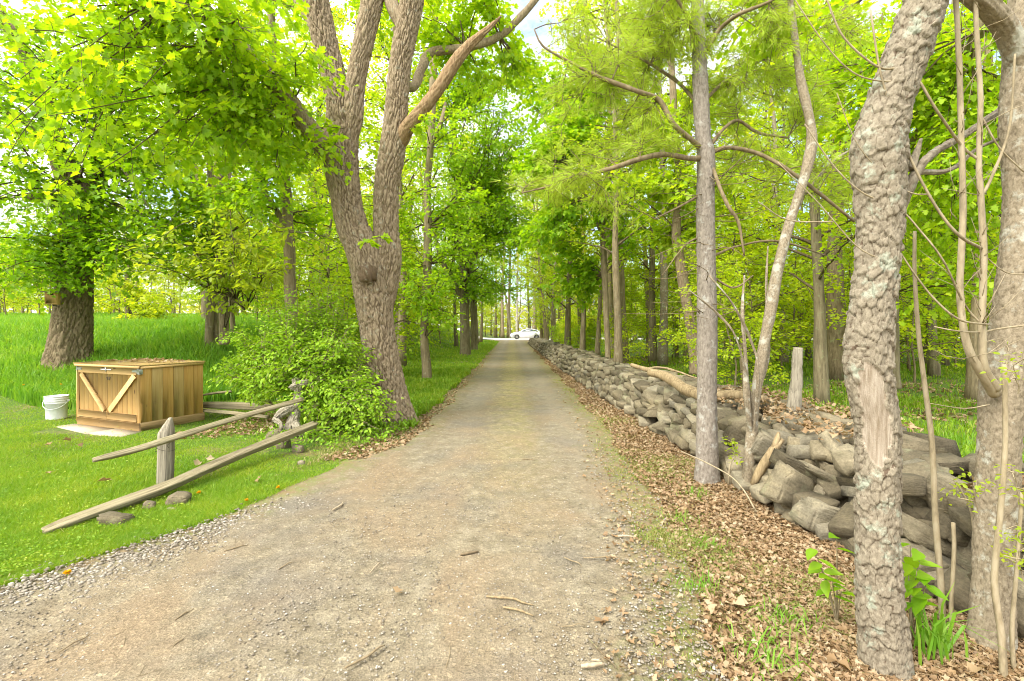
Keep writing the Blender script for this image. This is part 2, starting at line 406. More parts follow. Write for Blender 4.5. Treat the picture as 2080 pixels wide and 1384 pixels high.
def d_rough(a=.004, seed=5):
    def f(u, s, th, r):
        X = np.stack([np.cos(th) + 0 * s, np.sin(th) + 0 * s, s * 3], -1)
        k = sines(X * 3, seed, 6, 1.0)
        return a * k + .12 * r * sines(X, seed + 3, 3, .8), np.clip(.5 + .5 * k, 0, 1) * .6
    return f

# ------------------------------------------------------------------ leaves, twigs, grass
def leaf_template(kind):
    if kind == 'maple':                                       # five-lobed leaf, two halves folded on the midrib
        h = [(0, 0), (.20, -.06), (.46, .02), (.26, .20), (.60, .46), (.30, .50), (.27, .78), (0, 1.0)]
    elif kind == 'maple_low':
        h = [(0, 0), (.42, .0), (.28, .2), (.55, .5), (.2, .62), (0, 1.0)]
    elif kind == 'oval': h = [(0, 0), (.22, .22), (.26, .55), (0, 1.0)]
    elif kind == 'ovate': h = [(0, 0), (.16, .10), (.27, .32), (.24, .58), (.10, .85), (0, 1.0)]
    elif kind == 'rhomb':
        V = np.array([(0, 0, 0), (.42, .45, .10), (0, 1, 0), (-.42, .45, .10)], float); return V, np.array([[0, 1, 2, 3]])
    k = len(h); fold = .28
    rt = np.array([(x, y, abs(x) * fold) for x, y in h]); lt = rt[1:-1] * (-1, 1, 1)
    V = np.vstack([rt, lt]); V[:, 2] -= .18 * V[:, 1] ** 2
    A = list(range(k)); B = [0] + [k + i for i in range(k - 2)] + [k - 1]
    return V, np.array([A, B[::-1]])
def place(mb, kind, c, size, rng, droop=.35, tilt=.45, fwd=None, nrm=None, curl=0):
    """scatter one leaf per row of c"""
    n = len(c)
    if not n: return
    V, Fc = leaf_template(kind)
    if fwd is None:
        a = rng.uniform(0, 2 * math.pi, n); fwd = np.stack([np.cos(a), np.sin(a), np.zeros(n)], -1)
    fwd = fwd + np.stack([rng.normal(0, .25, n), rng.normal(0, .25, n), rng.normal(-droop, .3, n)], -1)
    fwd /= np.linalg.norm(fwd, axis=1)[:, None]
    if nrm is None:
        nrm = np.stack([rng.normal(0, tilt, n), rng.normal(0, tilt, n), np.ones(n)], -1)
    sd = np.cross(fwd, nrm); sd /= np.linalg.norm(sd, axis=1)[:, None] + 1e-9; up = np.cross(sd, fwd)
    s = np.broadcast_to(size, (n,)) * rng.uniform(.65, 1.25, n)
    W = c[:, None] + s[:, None, None] * (V[None, :, 0:1] * sd[:, None] + V[None, :, 1:2] * fwd[:, None] + V[None, :, 2:3] * up[:, None])
    if curl: W = W + rng.normal(0, 1, W.shape) * (curl * s[:, None, None])
    m = len(V)
    mb.add(W.reshape(-1, 3), (Fc[None] + (np.arange(n) * m)[:, None, None]).reshape(-1, Fc.shape[1]))

def branch(tw, lv, A, B, rng, r0=.03, r1=.004, sag=.06, sprays=10, leaf=.09, nleaf=12, kind='maple', spread=.35, start=.25, seg=5, flat=.4, wig=.05):
    """a limb from A to B with side twigs and leaves on them"""
    A = np.asarray(A, float); B = np.asarray(B, float); Ld = np.linalg.norm(B - A)
    n = 6; t = np.linspace(0, 1, n)[:, None]
    p = A + (B - A) * t; p = p + rng.normal(0, wig * Ld / 2.5, p.shape) * np.sin(t * math.pi) ; p[:, 2] += sag * Ld * np.sin(t[:, 0] * math.pi)
    rr = r0 + (r1 - r0) * t[:, 0] ** .8
    tube(tw, p, rr, seg, step=Ld / 9, cap=False)
    ps, _ = smoothpts(p, rr, Ld / 30)
    d = (B - A) / (Ld + 1e-9); C, Fw = [], []
    for k in range(sprays):
        q = ps[int(len(ps) * min(.999, start + (1 - start) * (k + rng.uniform()) / sprays))]
        sd = rng.normal(0, 1, 3); sd[2] *= flat; sd -= (sd @ d) * d; sd /= np.linalg.norm(sd) + 1e-9
        dv = sd * rng.uniform(.5, 1) + d * rng.uniform(.2, .7); dv /= np.linalg.norm(dv)
        ln = spread * rng.uniform(.5, 1.3); e = q + dv * ln + np.array((0, 0, -.12 * ln))
        tube(tw, [q, (q + e) / 2 + rng.normal(0, .04 * ln, 3), e], [max(r1, .0035), .003, .0018], 3, cap=False)
        tt = rng.uniform(.15, 1.05, nleaf)[:, None]
        c = q + (e - q) * tt + rng.normal(0, .10 * spread + .02, (nleaf, 3)) * (1, 1, .6)
        C.append(c); ff = rng.normal(0, .7, (nleaf, 3)); ff[:, 2] = 0; Fw.append(ff + dv * .8)
    if C:
        C = np.vstack(C); Fw = np.vstack(Fw); Fw /= np.linalg.norm(Fw, axis=1)[:, None] + 1e-6
        place(lv, kind, C, leaf, rng, fwd=Fw)

def blob(tw, lv, src, c, rad, nb, rng, **kw):
    """nb limbs from the points src to random ends within an ellipsoid"""
    src = np.atleast_2d(src); c = np.asarray(c, float)
    for _ in range(nb):
        v = rng.normal(0, 1, 3); v /= np.linalg.norm(v); v *= rng.uniform(.35, 1) ** .5
        e = c + v * rad
        dd = np.linalg.norm(src - e, axis=1) * rng.uniform(.75, 1.3, len(src))
        branch(tw, lv, src[np.argmin(dd)], e, rng, **kw)

def blades(mb, xy, h, w, rng, lean=.35, z=None, two=False):
    n = len(xy); a = rng.uniform(0, 2 * math.pi, n); h = np.broadcast_to(h, (n,)) * rng.uniform(.5, 1.3, n); w = np.broadcast_to(w, (n,)) * rng.uniform(.6, 1.2, n)
    z0 = zg(xy[:, 0], xy[:, 1]) if z is None else z
    b = np.stack([xy[:, 0], xy[:, 1], z0 - .005], -1); s = np.stack([np.cos(a), np.sin(a), 0 * a], -1) * (w / 2)[:, None]
    l = rng.normal(0, lean, (n, 2)) * h[:, None]
    t = b + np.stack([l[:, 0], l[:, 1], h], -1)
    if two:
        m = b + np.stack([l[:, 0] * .3, l[:, 1] * .3, h * .6], -1)
        t[:, 2] -= np.hypot(l[:, 0], l[:, 1]) * .45
        V = np.stack([b - s, b + s, m - s * .8, m + s * .8, t], 1).reshape(-1, 3); o = (np.arange(n) * 5)[:, None]
        mb.add(V, np.array([[0, 1, 3, 2]]) + o, np.array([[2, 3, 4]]) + o)
    else:
        V = np.stack([b - s, b + s, t], 1).reshape(-1, 3); mb.add(V, np.arange(n * 3).reshape(-1, 3))

# ------------------------------------------------------------------ the ground
def sst(a, b, x):
    t = np.clip((x - a) / (b - a), 0, 1); return t * t * (3 - 2 * t)
def zg(x, y):
    x = np.asarray(x, float); y = np.asarray(y, float)
    bank = 1.45 * sst(8.2, 14.5, y) * sst(-3.6, -8.5, x)
    far = .95 * sst(13, 36, y) * sst(-5, -14, x)
    low = -.10 * sst(-2.2, -6, x) * (1 - sst(7, 9, y)) * 0
    und = .018 * np.sin(x * 1.7 + 1) * np.sin(y * 1.3) + .012 * np.sin(x * 3.9 + y * 2.3)
    road = sst(1.6, 2.6, np.abs(x))
    woods = .12 * sst(3, 8, x) * np.sin(y * .35 + x * .2)
    return bank + far + und * road + woods + .05 * sst(2.2, 3.2, x) + low
def ledge(y): return np.interp(y, [-3, 1.5, 2.8, 4.3, 6.2, 7.3, 20, 56, 60, 64], [-5.5, -4.2, -2.96, -2.15, -1.64, -1.48, -1.38, -1.5, -2.6, -6]) + .05 * np.sin(np.asarray(y) * 2.1) + .03 * np.sin(np.asarray(y) * 5.3)
def redge(y): return np.interp(y, [-3, 2, 3, 6.3, 11, 20, 56, 60, 64], [.95, .95, 1.08, 1.36, 1.45, 1.45, 1.6, 2.4, 5]) + .05 * np.sin(np.asarray(y) * 1.7 + 1) + .03 * np.sin(np.asarray(y) * 4.9)

def sheet(xs, ys, zf, name, mat):
    X, Y = np.meshgrid(xs, ys); V = np.stack([X, Y, zf(X, Y)], -1).reshape(-1, 3)
    a, b = len(ys), len(xs); i = (np.arange(a - 1)[:, None] * b + np.arange(b - 1)[None]).ravel()
    return link_mesh(name, V, [np.stack([i, i + 1, i + b + 1, i + b], -1)], mat, smooth=True)
def ground_mat():
    m = M('woodland_soil'); v = m.co(); sep = m.N.new('ShaderNodeSeparateXYZ'); m.L.new(v, sep.inputs[0])
    n = m.noise(v, 1.1, 6, .6); n2 = m.noise(v, 22, 6, .7)
    green = m.ramp(n2, [(.3, (.05, .085, .012)), (.5, (.085, .15, .018)), (.7, (.15, .20, .035))])
    brown = m.ramp(n2, [(.3, (.13, .085, .045)), (.5, (.25, .165, .085)), (.7, (.36, .26, .15))])
    xr = m.math('MULTIPLY', m.math('SUBTRACT', sep.outputs[0], .45), 3.0)
    xr2 = m.math('MULTIPLY', m.math('SUBTRACT', 4.6, sep.outputs[0]), 1.0)
    side = m.N.new('ShaderNodeClamp'); m.L.new(m.math('MINIMUM', xr, xr2), side.inputs[0])
    f = m.math('ADD', m.math('MULTIPLY', side.outputs[0], .75), m.ramp(n, [(.50, (0, 0, 0)), (.62, (.6, .6, .6))]))
    m.col(m.mix(f, green, brown)); m.bump(n2, .8, .03); return m.m
gx = np.concatenate([np.linspace(-300, -40, 14), np.linspace(-36, -12, 25), np.linspace(-11.6, 8, 99), np.linspace(8.5, 40, 64), np.linspace(45, 300, 14)])
gy = np.concatenate([np.linspace(-30, 0, 16), np.linspace(.2, 18, 90), np.linspace(18.5, 60, 84), np.linspace(62, 120, 30), np.linspace(130, 500, 20)])
tag(sheet(gx, gy, lambda X, Y: zg(X, Y), 'ground', ground_mat()), 'woodland ground of grass, soil and old leaves on both sides of the drive', 'ground', kind='structure')

def drive_mat():
    m = M('packed_gravel'); v = m.co(); sep = m.N.new('ShaderNodeSeparateXYZ'); m.L.new(v, sep.inputs[0])
    big = m.noise(m.co((1, .55, 1)), 1.3, 6, .6, .6); mid = m.noise(v, 7, 6, .65); fine = m.noise(v, 160, 3, .7)
    c = m.ramp(mid, [(.3, (.145, .120, .078)), (.5, (.205, .172, .115)), (.7, (.275, .237, .165))])
    c = m.mix(m.ramp(big, [(.44, (0, 0, 0)), (.62, (.75, .75, .75))]), c, (.225, .165, .10, 1))
    c = m.mix(m.ramp(m.noise(v, .9, 5, .6), [(.5, (0, 0, 0)), (.66, (.7, .7, .7))]), c, (.145, .13, .108, 1))
    ax = m.math('ABSOLUTE', m.math('ADD', sep.outputs[0], m.math('MULTIPLY', m.math('SUBTRACT', mid, .5), .8)))
    mid_f = m.N.new('ShaderNodeMapRange'); m.L.new(ax, mid_f.inputs[0]); mid_f.inputs[1].default_value = .12; mid_f.inputs[2].default_value = .5; mid_f.inputs[3].default_value = 1; mid_f.inputs[4].default_value = 0
    fy = m.N.new('ShaderNodeMapRange'); m.L.new(sep.outputs[1], fy.inputs[0]); fy.inputs[1].default_value = 3; fy.inputs[2].default_value = 10
    gm = m.math('MULTIPLY', m.math('MULTIPLY', m.math('MULTIPLY', mid_f.outputs[0], fy.outputs[0]), m.ramp(m.noise(v, 2.2, 5, .7), [(.32, (0, 0, 0)), (.56, (1, 1, 1))])), .95)
    c = m.mix(gm, c, m.ramp(mid, [(.4, (.22, .20, .08)), (.6, (.30, .24, .12))]))
    c = m.mix(1.0, c, m.ramp(fine, [(.32, (.55, .54, .52)), (.5, (1, 1, 1)), (.66, (1.45, 1.43, 1.38))]), 'MULTIPLY')
    cell = m.vor(v, 55, 'Color'); cs = m.N.new('ShaderNodeSeparateColor'); m.L.new(cell, cs.inputs[0])
    c = m.mix(.55, c, m.ramp(cs.outputs[0], [(0, (.7, .69, .67)), (.6, (1, 1, 1)), (.95, (1.2, 1.2, 1.17)), (1, (1.9, 1.88, 1.8))]), 'MULTIPLY')
    tr = m.N.new('ShaderNodeMapRange'); m.L.new(m.math('ABSOLUTE', m.math('SUBTRACT', ax, .75)), tr.inputs[0]); tr.inputs[1].default_value = .05; tr.inputs[2].default_value = .38; tr.inputs[3].default_value = 1; tr.inputs[4].default_value = 0
    c = m.mix(m.math('MULTIPLY', m.math('MULTIPLY', tr.outputs[0], fy.outputs[0]), .4), c, (.265, .23, .175, 1))
    ed = m.attr('edge'); en = m.math('ADD', ed, m.math('MULTIPLY', m.math('SUBTRACT', m.noise(v, 3.5, 6, .7), .5), 1.1))
    c = m.mix(m.ramp(en, [(.02, (.85, .85, .85)), (.42, (0, 0, 0))]), c, m.mix(m.ramp(m.noise(v, 9, 5, .7), [(.42, (0, 0, 0)), (.58, (1, 1, 1))]), (.22, .155, .08), (.17, .19, .05)))
    m.col(c); b = m.bump(m.vor(v, 55), .55, .008); m.bump(m.noise(v, 70, 4, .7), .6, .012, b); m.b.inputs['Roughness'].default_value = .95; return m.m
ys = np.concatenate([np.arange(-3, 14, .12), np.arange(14, 63.6, .4)]); ts = np.linspace(0, 1, 41)
Xd = ledge(ys)[:, None] + (redge(ys) - ledge(ys))[:, None] * ts[None]; Yd = np.repeat(ys[:, None], 41, 1)
jag = R.normal(0, .03, (len(ys), 2)); Xd[:, 0] += jag[:, 0]; Xd[:, -1] += jag[:, 1]
rut = -.012 * (np.exp(-((Xd - .72) / .3) ** 2) + np.exp(-((Xd + .72) / .3) ** 2)) + .006 * np.sin(Xd * 5 + Yd * 3) * np.sin(Yd * 2.2)
edge = np.minimum(ts, 1 - ts)[None] * (redge(ys) - ledge(ys))[:, None]
Zd = zg(Xd, Yd) + .006 + (.014 + rut) * sst(0, .35, edge)
Vd = np.stack([Xd, Yd, Zd], -1).reshape(-1, 3); ii = (np.arange(len(ys) - 1)[:, None] * 41 + np.arange(40)[None]).ravel()
tag(link_mesh('driveway', Vd, [np.stack([ii, ii + 1, ii + 42, ii + 41], -1)], drive_mat(), smooth=True, attrs={'edge': edge.ravel()}), 'long straight packed gravel driveway with a brown centre strip', 'driveway', kind='structure')
# the road it meets
m = M('pale_road_gravel'); v = m.co(); m.col(m.ramp(m.noise(v, 5, 6), [(.3, (.44, .41, .38)), (.7, (.60, .57, .54))])); m.bump(m.noise(v, 50, 4), .5, .01)
tag(sheet(np.linspace(-90, 90, 60), np.linspace(63.2, 73, 8), lambda X, Y: zg(X, Y) * .0 + np.maximum(zg(X, Y), 0) + .035 - .002 * abs(Y - 68), 'road', m.m), 'pale gravel road crossing the far end of the driveway', 'road', kind='structure')

# ------------------------------------------------------------------ dry stone wall
def ico(sub):
    import bmesh
    bm = bmesh.new(); bmesh.ops.create_icosphere(bm, subdivisions=sub, radius=1)
    V = np.array([v.co[:] for v in bm.verts]); Fc = np.array([[v.index for v in f.verts] for f in bm.faces]); bm.free(); return V, Fc
ICO = {k: ico(k) for k in (1, 2, 3, 4)}
def stone(mb, c, size, rot, rng, sub=3, square=.55, strata=0.0, rough=.05):
    """a broken block: the hull of jittered corners, edges knocked off, faces slightly uneven"""
    import bmesh
    s = np.asarray(size, float) / 2
    C = np.array([[x, y_, z] for x in (-1, 1) for y_ in (-1, 1) for z in (-1, 1)], float)
    C = C * rng.uniform(.55 + .12 * (square < .5), 1.0, C.shape); E = rng.normal(0, 1, (6, 3)); E /= np.abs(E).max(1)[:, None]; E *= rng.uniform(.85, 1.0, (6, 1))
    pts = np.vstack([C, E * (1, 1, .9)]) * s
    bm = bmesh.new(); [bm.verts.new(p) for p in pts.tolist()]
    r_ = bmesh.ops.convex_hull(bm, input=bm.verts); kill = list({e for e in r_['geom_interior'] + r_['geom_unused'] if isinstance(e, bmesh.types.BMVert) and e.is_valid}); 
    if kill: bmesh.ops.delete(bm, geom=kill, context='VERTS')
    if sub >= 3:
        bmesh.ops.bevel(bm, geom=list(bm.edges), offset=s.min() * (.14 if sub > 3 else .18), segments=2 if sub > 3 else 1, affect='EDGES', clamp_overlap=True)
        bmesh.ops.triangulate(bm, faces=bm.faces)
        if sub > 3:
            for _ in range(2):
                lo = [e for e in bm.edges if e.calc_length() > s.mean() * .22]
                if lo: bmesh.ops.subdivide_edges(bm, edges=lo, cuts=1, use_grid_fill=False); bmesh.ops.triangulate(bm, faces=bm.faces)
    bmesh.ops.triangulate(bm, faces=bm.faces); bm.verts.index_update()
    W = np.array([v.co[:] for v in bm.verts]); Fc = np.array([[v.index for v in f.verts] for f in bm.faces]); bm.free()
    if not len(Fc): return
    sd = int(rng.integers(1 << 30)); rad = W / (np.linalg.norm(W, axis=1)[:, None] + 1e-9)
    d = sines(W / s.mean(), sd, 5, 1.6) * rough * s.min() * 1.2
    if strata:
        lay = W[:, 2] / strata + .25 * sines(W / s.max(), sd + 1, 3, 1.5); fr = lay - np.floor(lay)
        d = d - s.min() * .20 * np.exp(-((fr - .5) / .14) ** 2) * (hash2(np.floor(lay), sd % 97) > .3)
    W = W + rad * d[:, None]
    mb.add(W @ np.asarray(rot).T + np.asarray(c), Fc)

wall = empty('stone_wall', (2.2, 3.4, 0), 0, 'long tumbled dry stone wall of grey fieldstones running along the right side of the drive', 'stone wall')
WL = np.array((2.2, 3.4, 0.0))
def wbase(y): return np.interp(y, [1.2, 2.4, 3.2, 4.2, 6.5, 9, 16, 40, 50], [2.55, 2.36, 2.25, 2.12, 2.14, 2.02, 1.84, 1.66, 1.62])
def wtop(y): return np.interp(y, [1.2, 2.6, 4.2, 6, 9, 16, 30, 46, 50], [.42, .47, .50, .50, .54, .58, .62, .56, .35])
hand = [  # px, py, width, height, tilt clockwise in the picture, distance
 (1616, 952, 94, 36, 27, 3.92, .0), (1601, 990, 92, 84, 33, 3.84, 0), (1673, 1050, 122, 62, 20, 3.52, .05), (1690, 1003, 92, 48, 18, 3.85, 0),
 (1676, 968, 112, 20, 28, 3.86, .03), (1690, 950, 66, 26, 22, 3.98, .04), (1700, 874, 130, 58, 10, 4.75, .09), (1656, 918, 60, 32, 44, 4.2, .03),
 (1722, 920, 58, 34, 8, 4.3, 0), (1560, 914, 78, 62, 30, 4.45, 0), (1552, 968, 44, 34, 10, 4.3, 0), (1880, 1036, 104, 78, 12, 3.2, 0),
 (1925, 978, 175, 60, 11, 3.7, .06), (1898, 1096, 190, 42, 28, 3.02, .03), (1930, 1160, 150, 38, 27, 2.86, .04), (1862, 1142, 90, 66, 20, 3.02, 0),
 (1905, 1202, 120, 52, 24, 2.78, .05), (1940, 1256, 100, 58, 16, 2.62, 0), (2072, 1235, 80, 90, 30, 2.55, 0), (2076, 1080, 80, 44, 20, 2.9, .04),
 (1800, 990, 110, 40, 20, 3.6, .04), (1790, 1050, 110, 50, 20, 3.35, 0), (1640, 888, 50, 30, 15, 4.7, 0), (1730, 1090, 50, 46, 10, 3.3, 0),
 (1500, 890, 60, 40, 25, 4.9, 0), (1476, 928, 50, 40, 25, 4.9, 0), (1985, 1030, 120, 60, 10, 3.1, .05), (1830, 930, 80, 40, 8, 4.3, 0)]
rs = np.random.default_rng(77)
stones = []
for (px, py, w, h, t, d, st) in hand:
    c = P(px, py, d); W, H = w / F * d, h / F * d
    rot = rotm('Y', math.radians(t)) @ rotm('Z', rs.normal(0, .15)) @ rotm('X', rs.normal(.1, .12))
    stones.append((c, (W * 1.08, max(.25, W * .62), H * 1.1), rot, 4, .5, st * H * 8 if st else 0))
y = 2.35
while y < 48:                                                     # courses of the face, the top and the back
    sz = rs.uniform(.20, .34) * (1.15 if y < 9 else 1.0)
    T = wtop(y); rows = max(3, int(round(T / .105)))
    for r in range(rows):
        z = (r + .5) / rows * T + rs.normal(0, .015); x = wbase(y) + .30 * z / T + rs.normal(0, .03)
        if y < 4.6 and r > 1: x += .22
        hh = T / rows * rs.uniform(.85, 1.35)
        rot = rotm('Z', math.pi / 2 + rs.normal(0, .35)) @ rotm('Y', rs.normal(-.28 if y < 12 else 0, .28)) @ rotm('X', rs.normal(0, .22))
        stones.append(((x, y + rs.normal(0, .09), z + .04), (sz * rs.uniform(.7, 1.25), sz * rs.uniform(.6, .9), hh), rot, 3 if y < 14 else 2, rs.uniform(.28, .5), (hh * .5 if rs.random() < .3 and y < 9 else 0)))
    for k in range(4 if y < 14 else 3):                                # top
        x = wbase(y) + .38 + k * .25 + rs.normal(0, .06); rot = rotm('Z', rs.uniform(0, 3.1)) @ rotm('X', rs.normal(0, .16)) @ rotm('Y', rs.normal(0, .16))
        q = rs.uniform(.24, .42); stones.append(((x, y + rs.normal(0, .1), T - .02 + rs.normal(0, .035) - .10 * (k > 2)), (q, q * rs.uniform(.6, .9), rs.uniform(.08, .17)), rot, 3 if y < 10 else 2, rs.uniform(.45, .7), 0))
    for k in range(2):                                                # hearting, so the wall is never hollow
        stones.append(((wbase(y) + .55 + .3 * k, y, T * .42), (.42, .40, T * .85), rotm('Z', rs.uniform(0, 3)), 2, .7, 0))
    if y < 11:
        for z in (.12, .34, .52):
            stones.append(((wbase(y) + 1.25 - .1 * z + rs.normal(0, .06), y + rs.normal(0, .1), z), (.34, .26, .2), rotm('Z', rs.uniform(0, 3)) @ rotm('X', rs.normal(0, .2)), 2, .6, 0))
    y += sz * .80 if y < 20 else sz * 1.15
order = sorted(range(len(stones)), key=lambda i: -(i < len(hand)) * 1e6 - np.prod(stones[i][1][:3]) ** .66 / max(1.5, stones[i][0][1]) ** 2 * (0.15 if stones[i][5] == 0 and stones[i][3] == 2 and stones[i][0][2] < .4 else 1))
rest = MB()
for rank, i in enumerate(order):
    c, s_, rot, sub, sq, st = stones[i]
    if rank < 100:
        b = MB(); stone(b, (0, 0, 0), s_, np.eye(3), rs, sub, sq, st); o = b.build('stone', STONE_BED, wall); o.rotation_euler = Matrix(np.asarray(rot).tolist()).to_euler()
        o.location = [float(v) for v in (np.asarray(c) - WL)]
    else: stone(rest, np.asarray(c) - WL, s_, rot, rs, min(sub, 3), sq, st)
tag(rest.build('small_stones', STONE, wall), kind='stuff')

# ------------------------------------------------------------------ wooden storage bin and what stands by it
BC = P(285, 878, 7.0); BC[2] = zg(BC[0], BC[1]); BZ = math.atan2(.93, .367)
bin_ = empty('storage_bin', BC, BZ, 'wooden storage bin of cedar planks with double doors standing on the lawn', 'storage bin')
Lf, Ws, Hb = 1.56, .95, .95
def part(fn, name, mat, parent, **k):
    b = MB(); fn(b); return b.build(name, mat, parent, **k)
# side face y=0 (towards the drive)
npl = 6; pw = Ws / npl
for i in range(npl):
    part(lambda b: box(b, (pw * (i + .5) , .012, .53), (pw - .004, .022, .82), bev=.002), 'side_plank', CEDAR_GREY if i in (1, 3) else CEDAR, bin_)
part(lambda b: box(b, (Ws / 2 + .005, .004, .062), (Ws + .02, .034, .125), bev=.003), 'base_board', CEDAR_X, bin_)
part(lambda b: box(b, (.012, Lf / 2 - .02, .06), (.034, Lf - .03, .12), bev=.003), 'sill_board', CEDAR_H, bin_)
# far side, back
part(lambda b: [box(b, (pw * (i + .5), Lf - .012, .49), (pw - .004, .022, .9)) for i in range(npl)], 'far_side', CEDAR, bin_)
part(lambda b: [box(b, (Ws - .012, .06 + .12 * (i + .5), .49), (.022, .116, .9)) for i in range(12)], 'back_panel', CEDAR, bin_)
for yy in (.05, Lf - .05): part(lambda b: box(b, (.025, yy, .5), (.05, .045, .86), bev=.003), 'corner_post', CEDAR_FACE, bin_)
for sgn, y0, y1 in ((0, .075, Lf / 2 - .003), (1, Lf / 2 + .003, Lf - .075)):
    def boards(b):
        n = 6; w = (y1 - y0) / n
        for i in range(n): box(b, (.022, y0 + w * (i + .5), .52), (.018, w - .003, .78), bev=.0015)
    dr = part(boards, 'door', CEDAR_FACE, bin_)
    part(lambda b: box(b, (.002, (y0 + y1) / 2, .865), (.022, y1 - y0, .10), bev=.002), 'top_rail', CEDAR_H, dr)
    part(lambda b: box(b, (.002, (y0 + y1) / 2, .185), (.022, y1 - y0, .11), bev=.002), 'bottom_rail', CEDAR_H, dr)
    ym = Lf / 2 + (.05 if sgn else -.05); yo = (y1 - .05) if sgn else (y0 + .05)
    a = np.array((ym, .245)); c2 = np.array((yo, .81)); ln = np.linalg.norm(c2 - a) ; an = math.atan2(c2[1] - a[1], c2[0] - a[0])
    part(lambda b: box(b, (.0, (ym + yo) / 2, .5275), (.020, ln * .965, .085), rot=rotm('X', an), bev=.002), 'brace', CEDAR_H if sgn else CEDAR_GREY, dr)
    part(lambda b: (box(b, (-.012, (y0 + .035) if not sgn else (y1 - .035), .875), (.006, .12, .035), bev=.002), box(b, (-.012, (y0 - .03) if not sgn else (y1 + .03), .875), (.008, .03, .07), bev=.002)), 'hinge', STEEL, dr)
part(lambda b: (box(b, (-.014, Lf / 2 - .07, .878), (.006, .11, .016)), box(b, (-.014, Lf / 2 + .07, .878), (.006, .11, .016)), box(b, (-.017, Lf / 2, .88), (.012, .012, .06))), 'latch', STEEL, bin_)
def mark(b):
    for k in range(3):
        th = np.linspace(.2, 2.9, 7); tube(b, np.stack([np.full(7, .010), Lf / 2 - .02 - .05 * np.cos(th) * (1 - .2 * k), .745 + .018 * np.sin(th) - .016 * k], -1), np.full(7, .0035), 5)
part(mark, 'carved_mark', IRON, bin_)
def lidf(b):
    for i in range(7): box(b, (-.02 + .142 * (i + .5), Lf / 2 + .01, .955), (.14, Lf + .06, .022), rot=rotm('X', .0), bev=.002)
lid = part(lidf, 'lid', CEDAR_GREY, bin_)
part(lambda b: (box(b, (Ws / 2, -.012, .927), (Ws, .018, .03)), box(b, (-.018, Lf / 2, .93), (.016, Lf, .03))), 'lid_trim', CEDAR_H, lid)
part(lambda b: (box(b, (-.003, .0, .865), (.05, .05, .07), bev=.004),), 'corner_bracket', STEEL, bin_)
deb = MB(); rr = np.random.default_rng(3)
n = 70; q = np.stack([rr.uniform(.35, Ws - .02, n), rr.uniform(0, Lf, n), rr.uniform(.972, .99, n)], -1)
place(deb, 'maple_low', q, .055, rr, droop=0, tilt=.4, curl=.06)
for _ in range(26):
    a = np.array((rr.uniform(.1, Ws), rr.uniform(.05, Lf), .975)); dd = rr.normal(0, .13, 3) * (1, 1.2, .08)
    tube(deb, [a, a + dd * .6 + (0, 0, .012), a + dd * 1.2 + (0, 0, .004)], [.004, .003, .002], 4)
ca, sa = math.cos(BZ), math.sin(BZ); Rz = rotm('Z', BZ)
o = deb.build('fallen_leaves', DEAD_LEAF); o.location = [float(v) for v in BC]; o.rotation_euler = (0, 0, BZ)
tag(o, 'old brown leaves and twigs lying on the lid of the wooden storage bin', 'fallen leaves', kind='stuff')

def slab(pts, label):
    c = np.mean([P(*p) for p in pts], 0); b = MB(); z = zg(c[0], c[1])
    pp = np.array([P(a, bb, d) for a, bb, d in pts]); pp[:, 2] = .018; low = pp.copy(); low[:, 2] = -.03
    k = len(pp); V = np.vstack([pp, low]) - np.array((c[0], c[1], 0)); idx = np.arange(k)
    b.add(V, idx[None], np.stack([idx, idx + k, (idx + 1) % k + k, (idx + 1) % k], -1))
    o = b.build('paving_slab', PAVER); o.location = (c[0], c[1], z); tag(o, label, 'paving slab')
def gd(py, z=0.0): return (EYE - z) * F / (py - HY)
slab([(108, 868, gd(868)), (152, 862, gd(862)), (230, 872, gd(872)), (178, 881, gd(881))], 'pale flat paving slab before the bin doors, the one nearer the bucket')
slab([(182, 881, gd(881)), (236, 872.5, gd(872.5)), (288, 879, gd(879)), (246, 888, gd(888))], 'pale flat paving slab before the bin doors, at the bin corner nearest the fence post')

BK = P(115, 851, gd(851)); bk = empty('bucket', (BK[0], BK[1], zg(BK[0], BK[1])), .4, 'white plastic bucket with a wire handle standing on the lawn beside the wooden bin', 'bucket')
def lathe(b, prof, seg=32):
    pr = np.array(prof, float); th = np.arange(seg) * 2 * math.pi / seg; n = len(pr)
    V = np.stack([pr[:, None, 0] * np.cos(th), pr[:, None, 0] * np.sin(th), pr[:, None, 1] + 0 * th], -1).reshape(-1, 3)
    i = np.arange(n - 1)[:, None] * seg; j = np.arange(seg)[None]; b.add(V, np.stack([i + j, i + (j + 1) % seg, i + seg + (j + 1) % seg, i + seg + j], -1).reshape(-1, 4))
part(lambda b: lathe(b, [(0, .005), (.128, .005), (.132, 0), (.134, .01), (.145, .26), (.152, .262), (.152, .272), (.146, .274), (.147, .298), (.156, .300), (.156, .310), (.148, .312), (.149, .334), (.157, .336), (.157, .345), (.150, .347), (.151, .368), (.158, .37), (.158, .382), (.146, .382), (.143, .36), (.128, .012), (0, .010)]), 'body', PLASTIC, bk, smooth=True)
th = np.linspace(-.05, math.pi + .05, 17)
part(lambda b: tube(b, np.stack([.158 * np.cos(th), -.03 - .155 * np.sin(th), .30 - .12 * np.sin(th)], -1), np.full(17, .004), 6), 'handle', PLASTIC, bk, smooth=True)
for sx in (-1, 1): part(lambda b: box(b, (sx * .156, 0, .30), (.02, .045, .04), bev=.005), 'handle_lug', PLASTIC, bk)

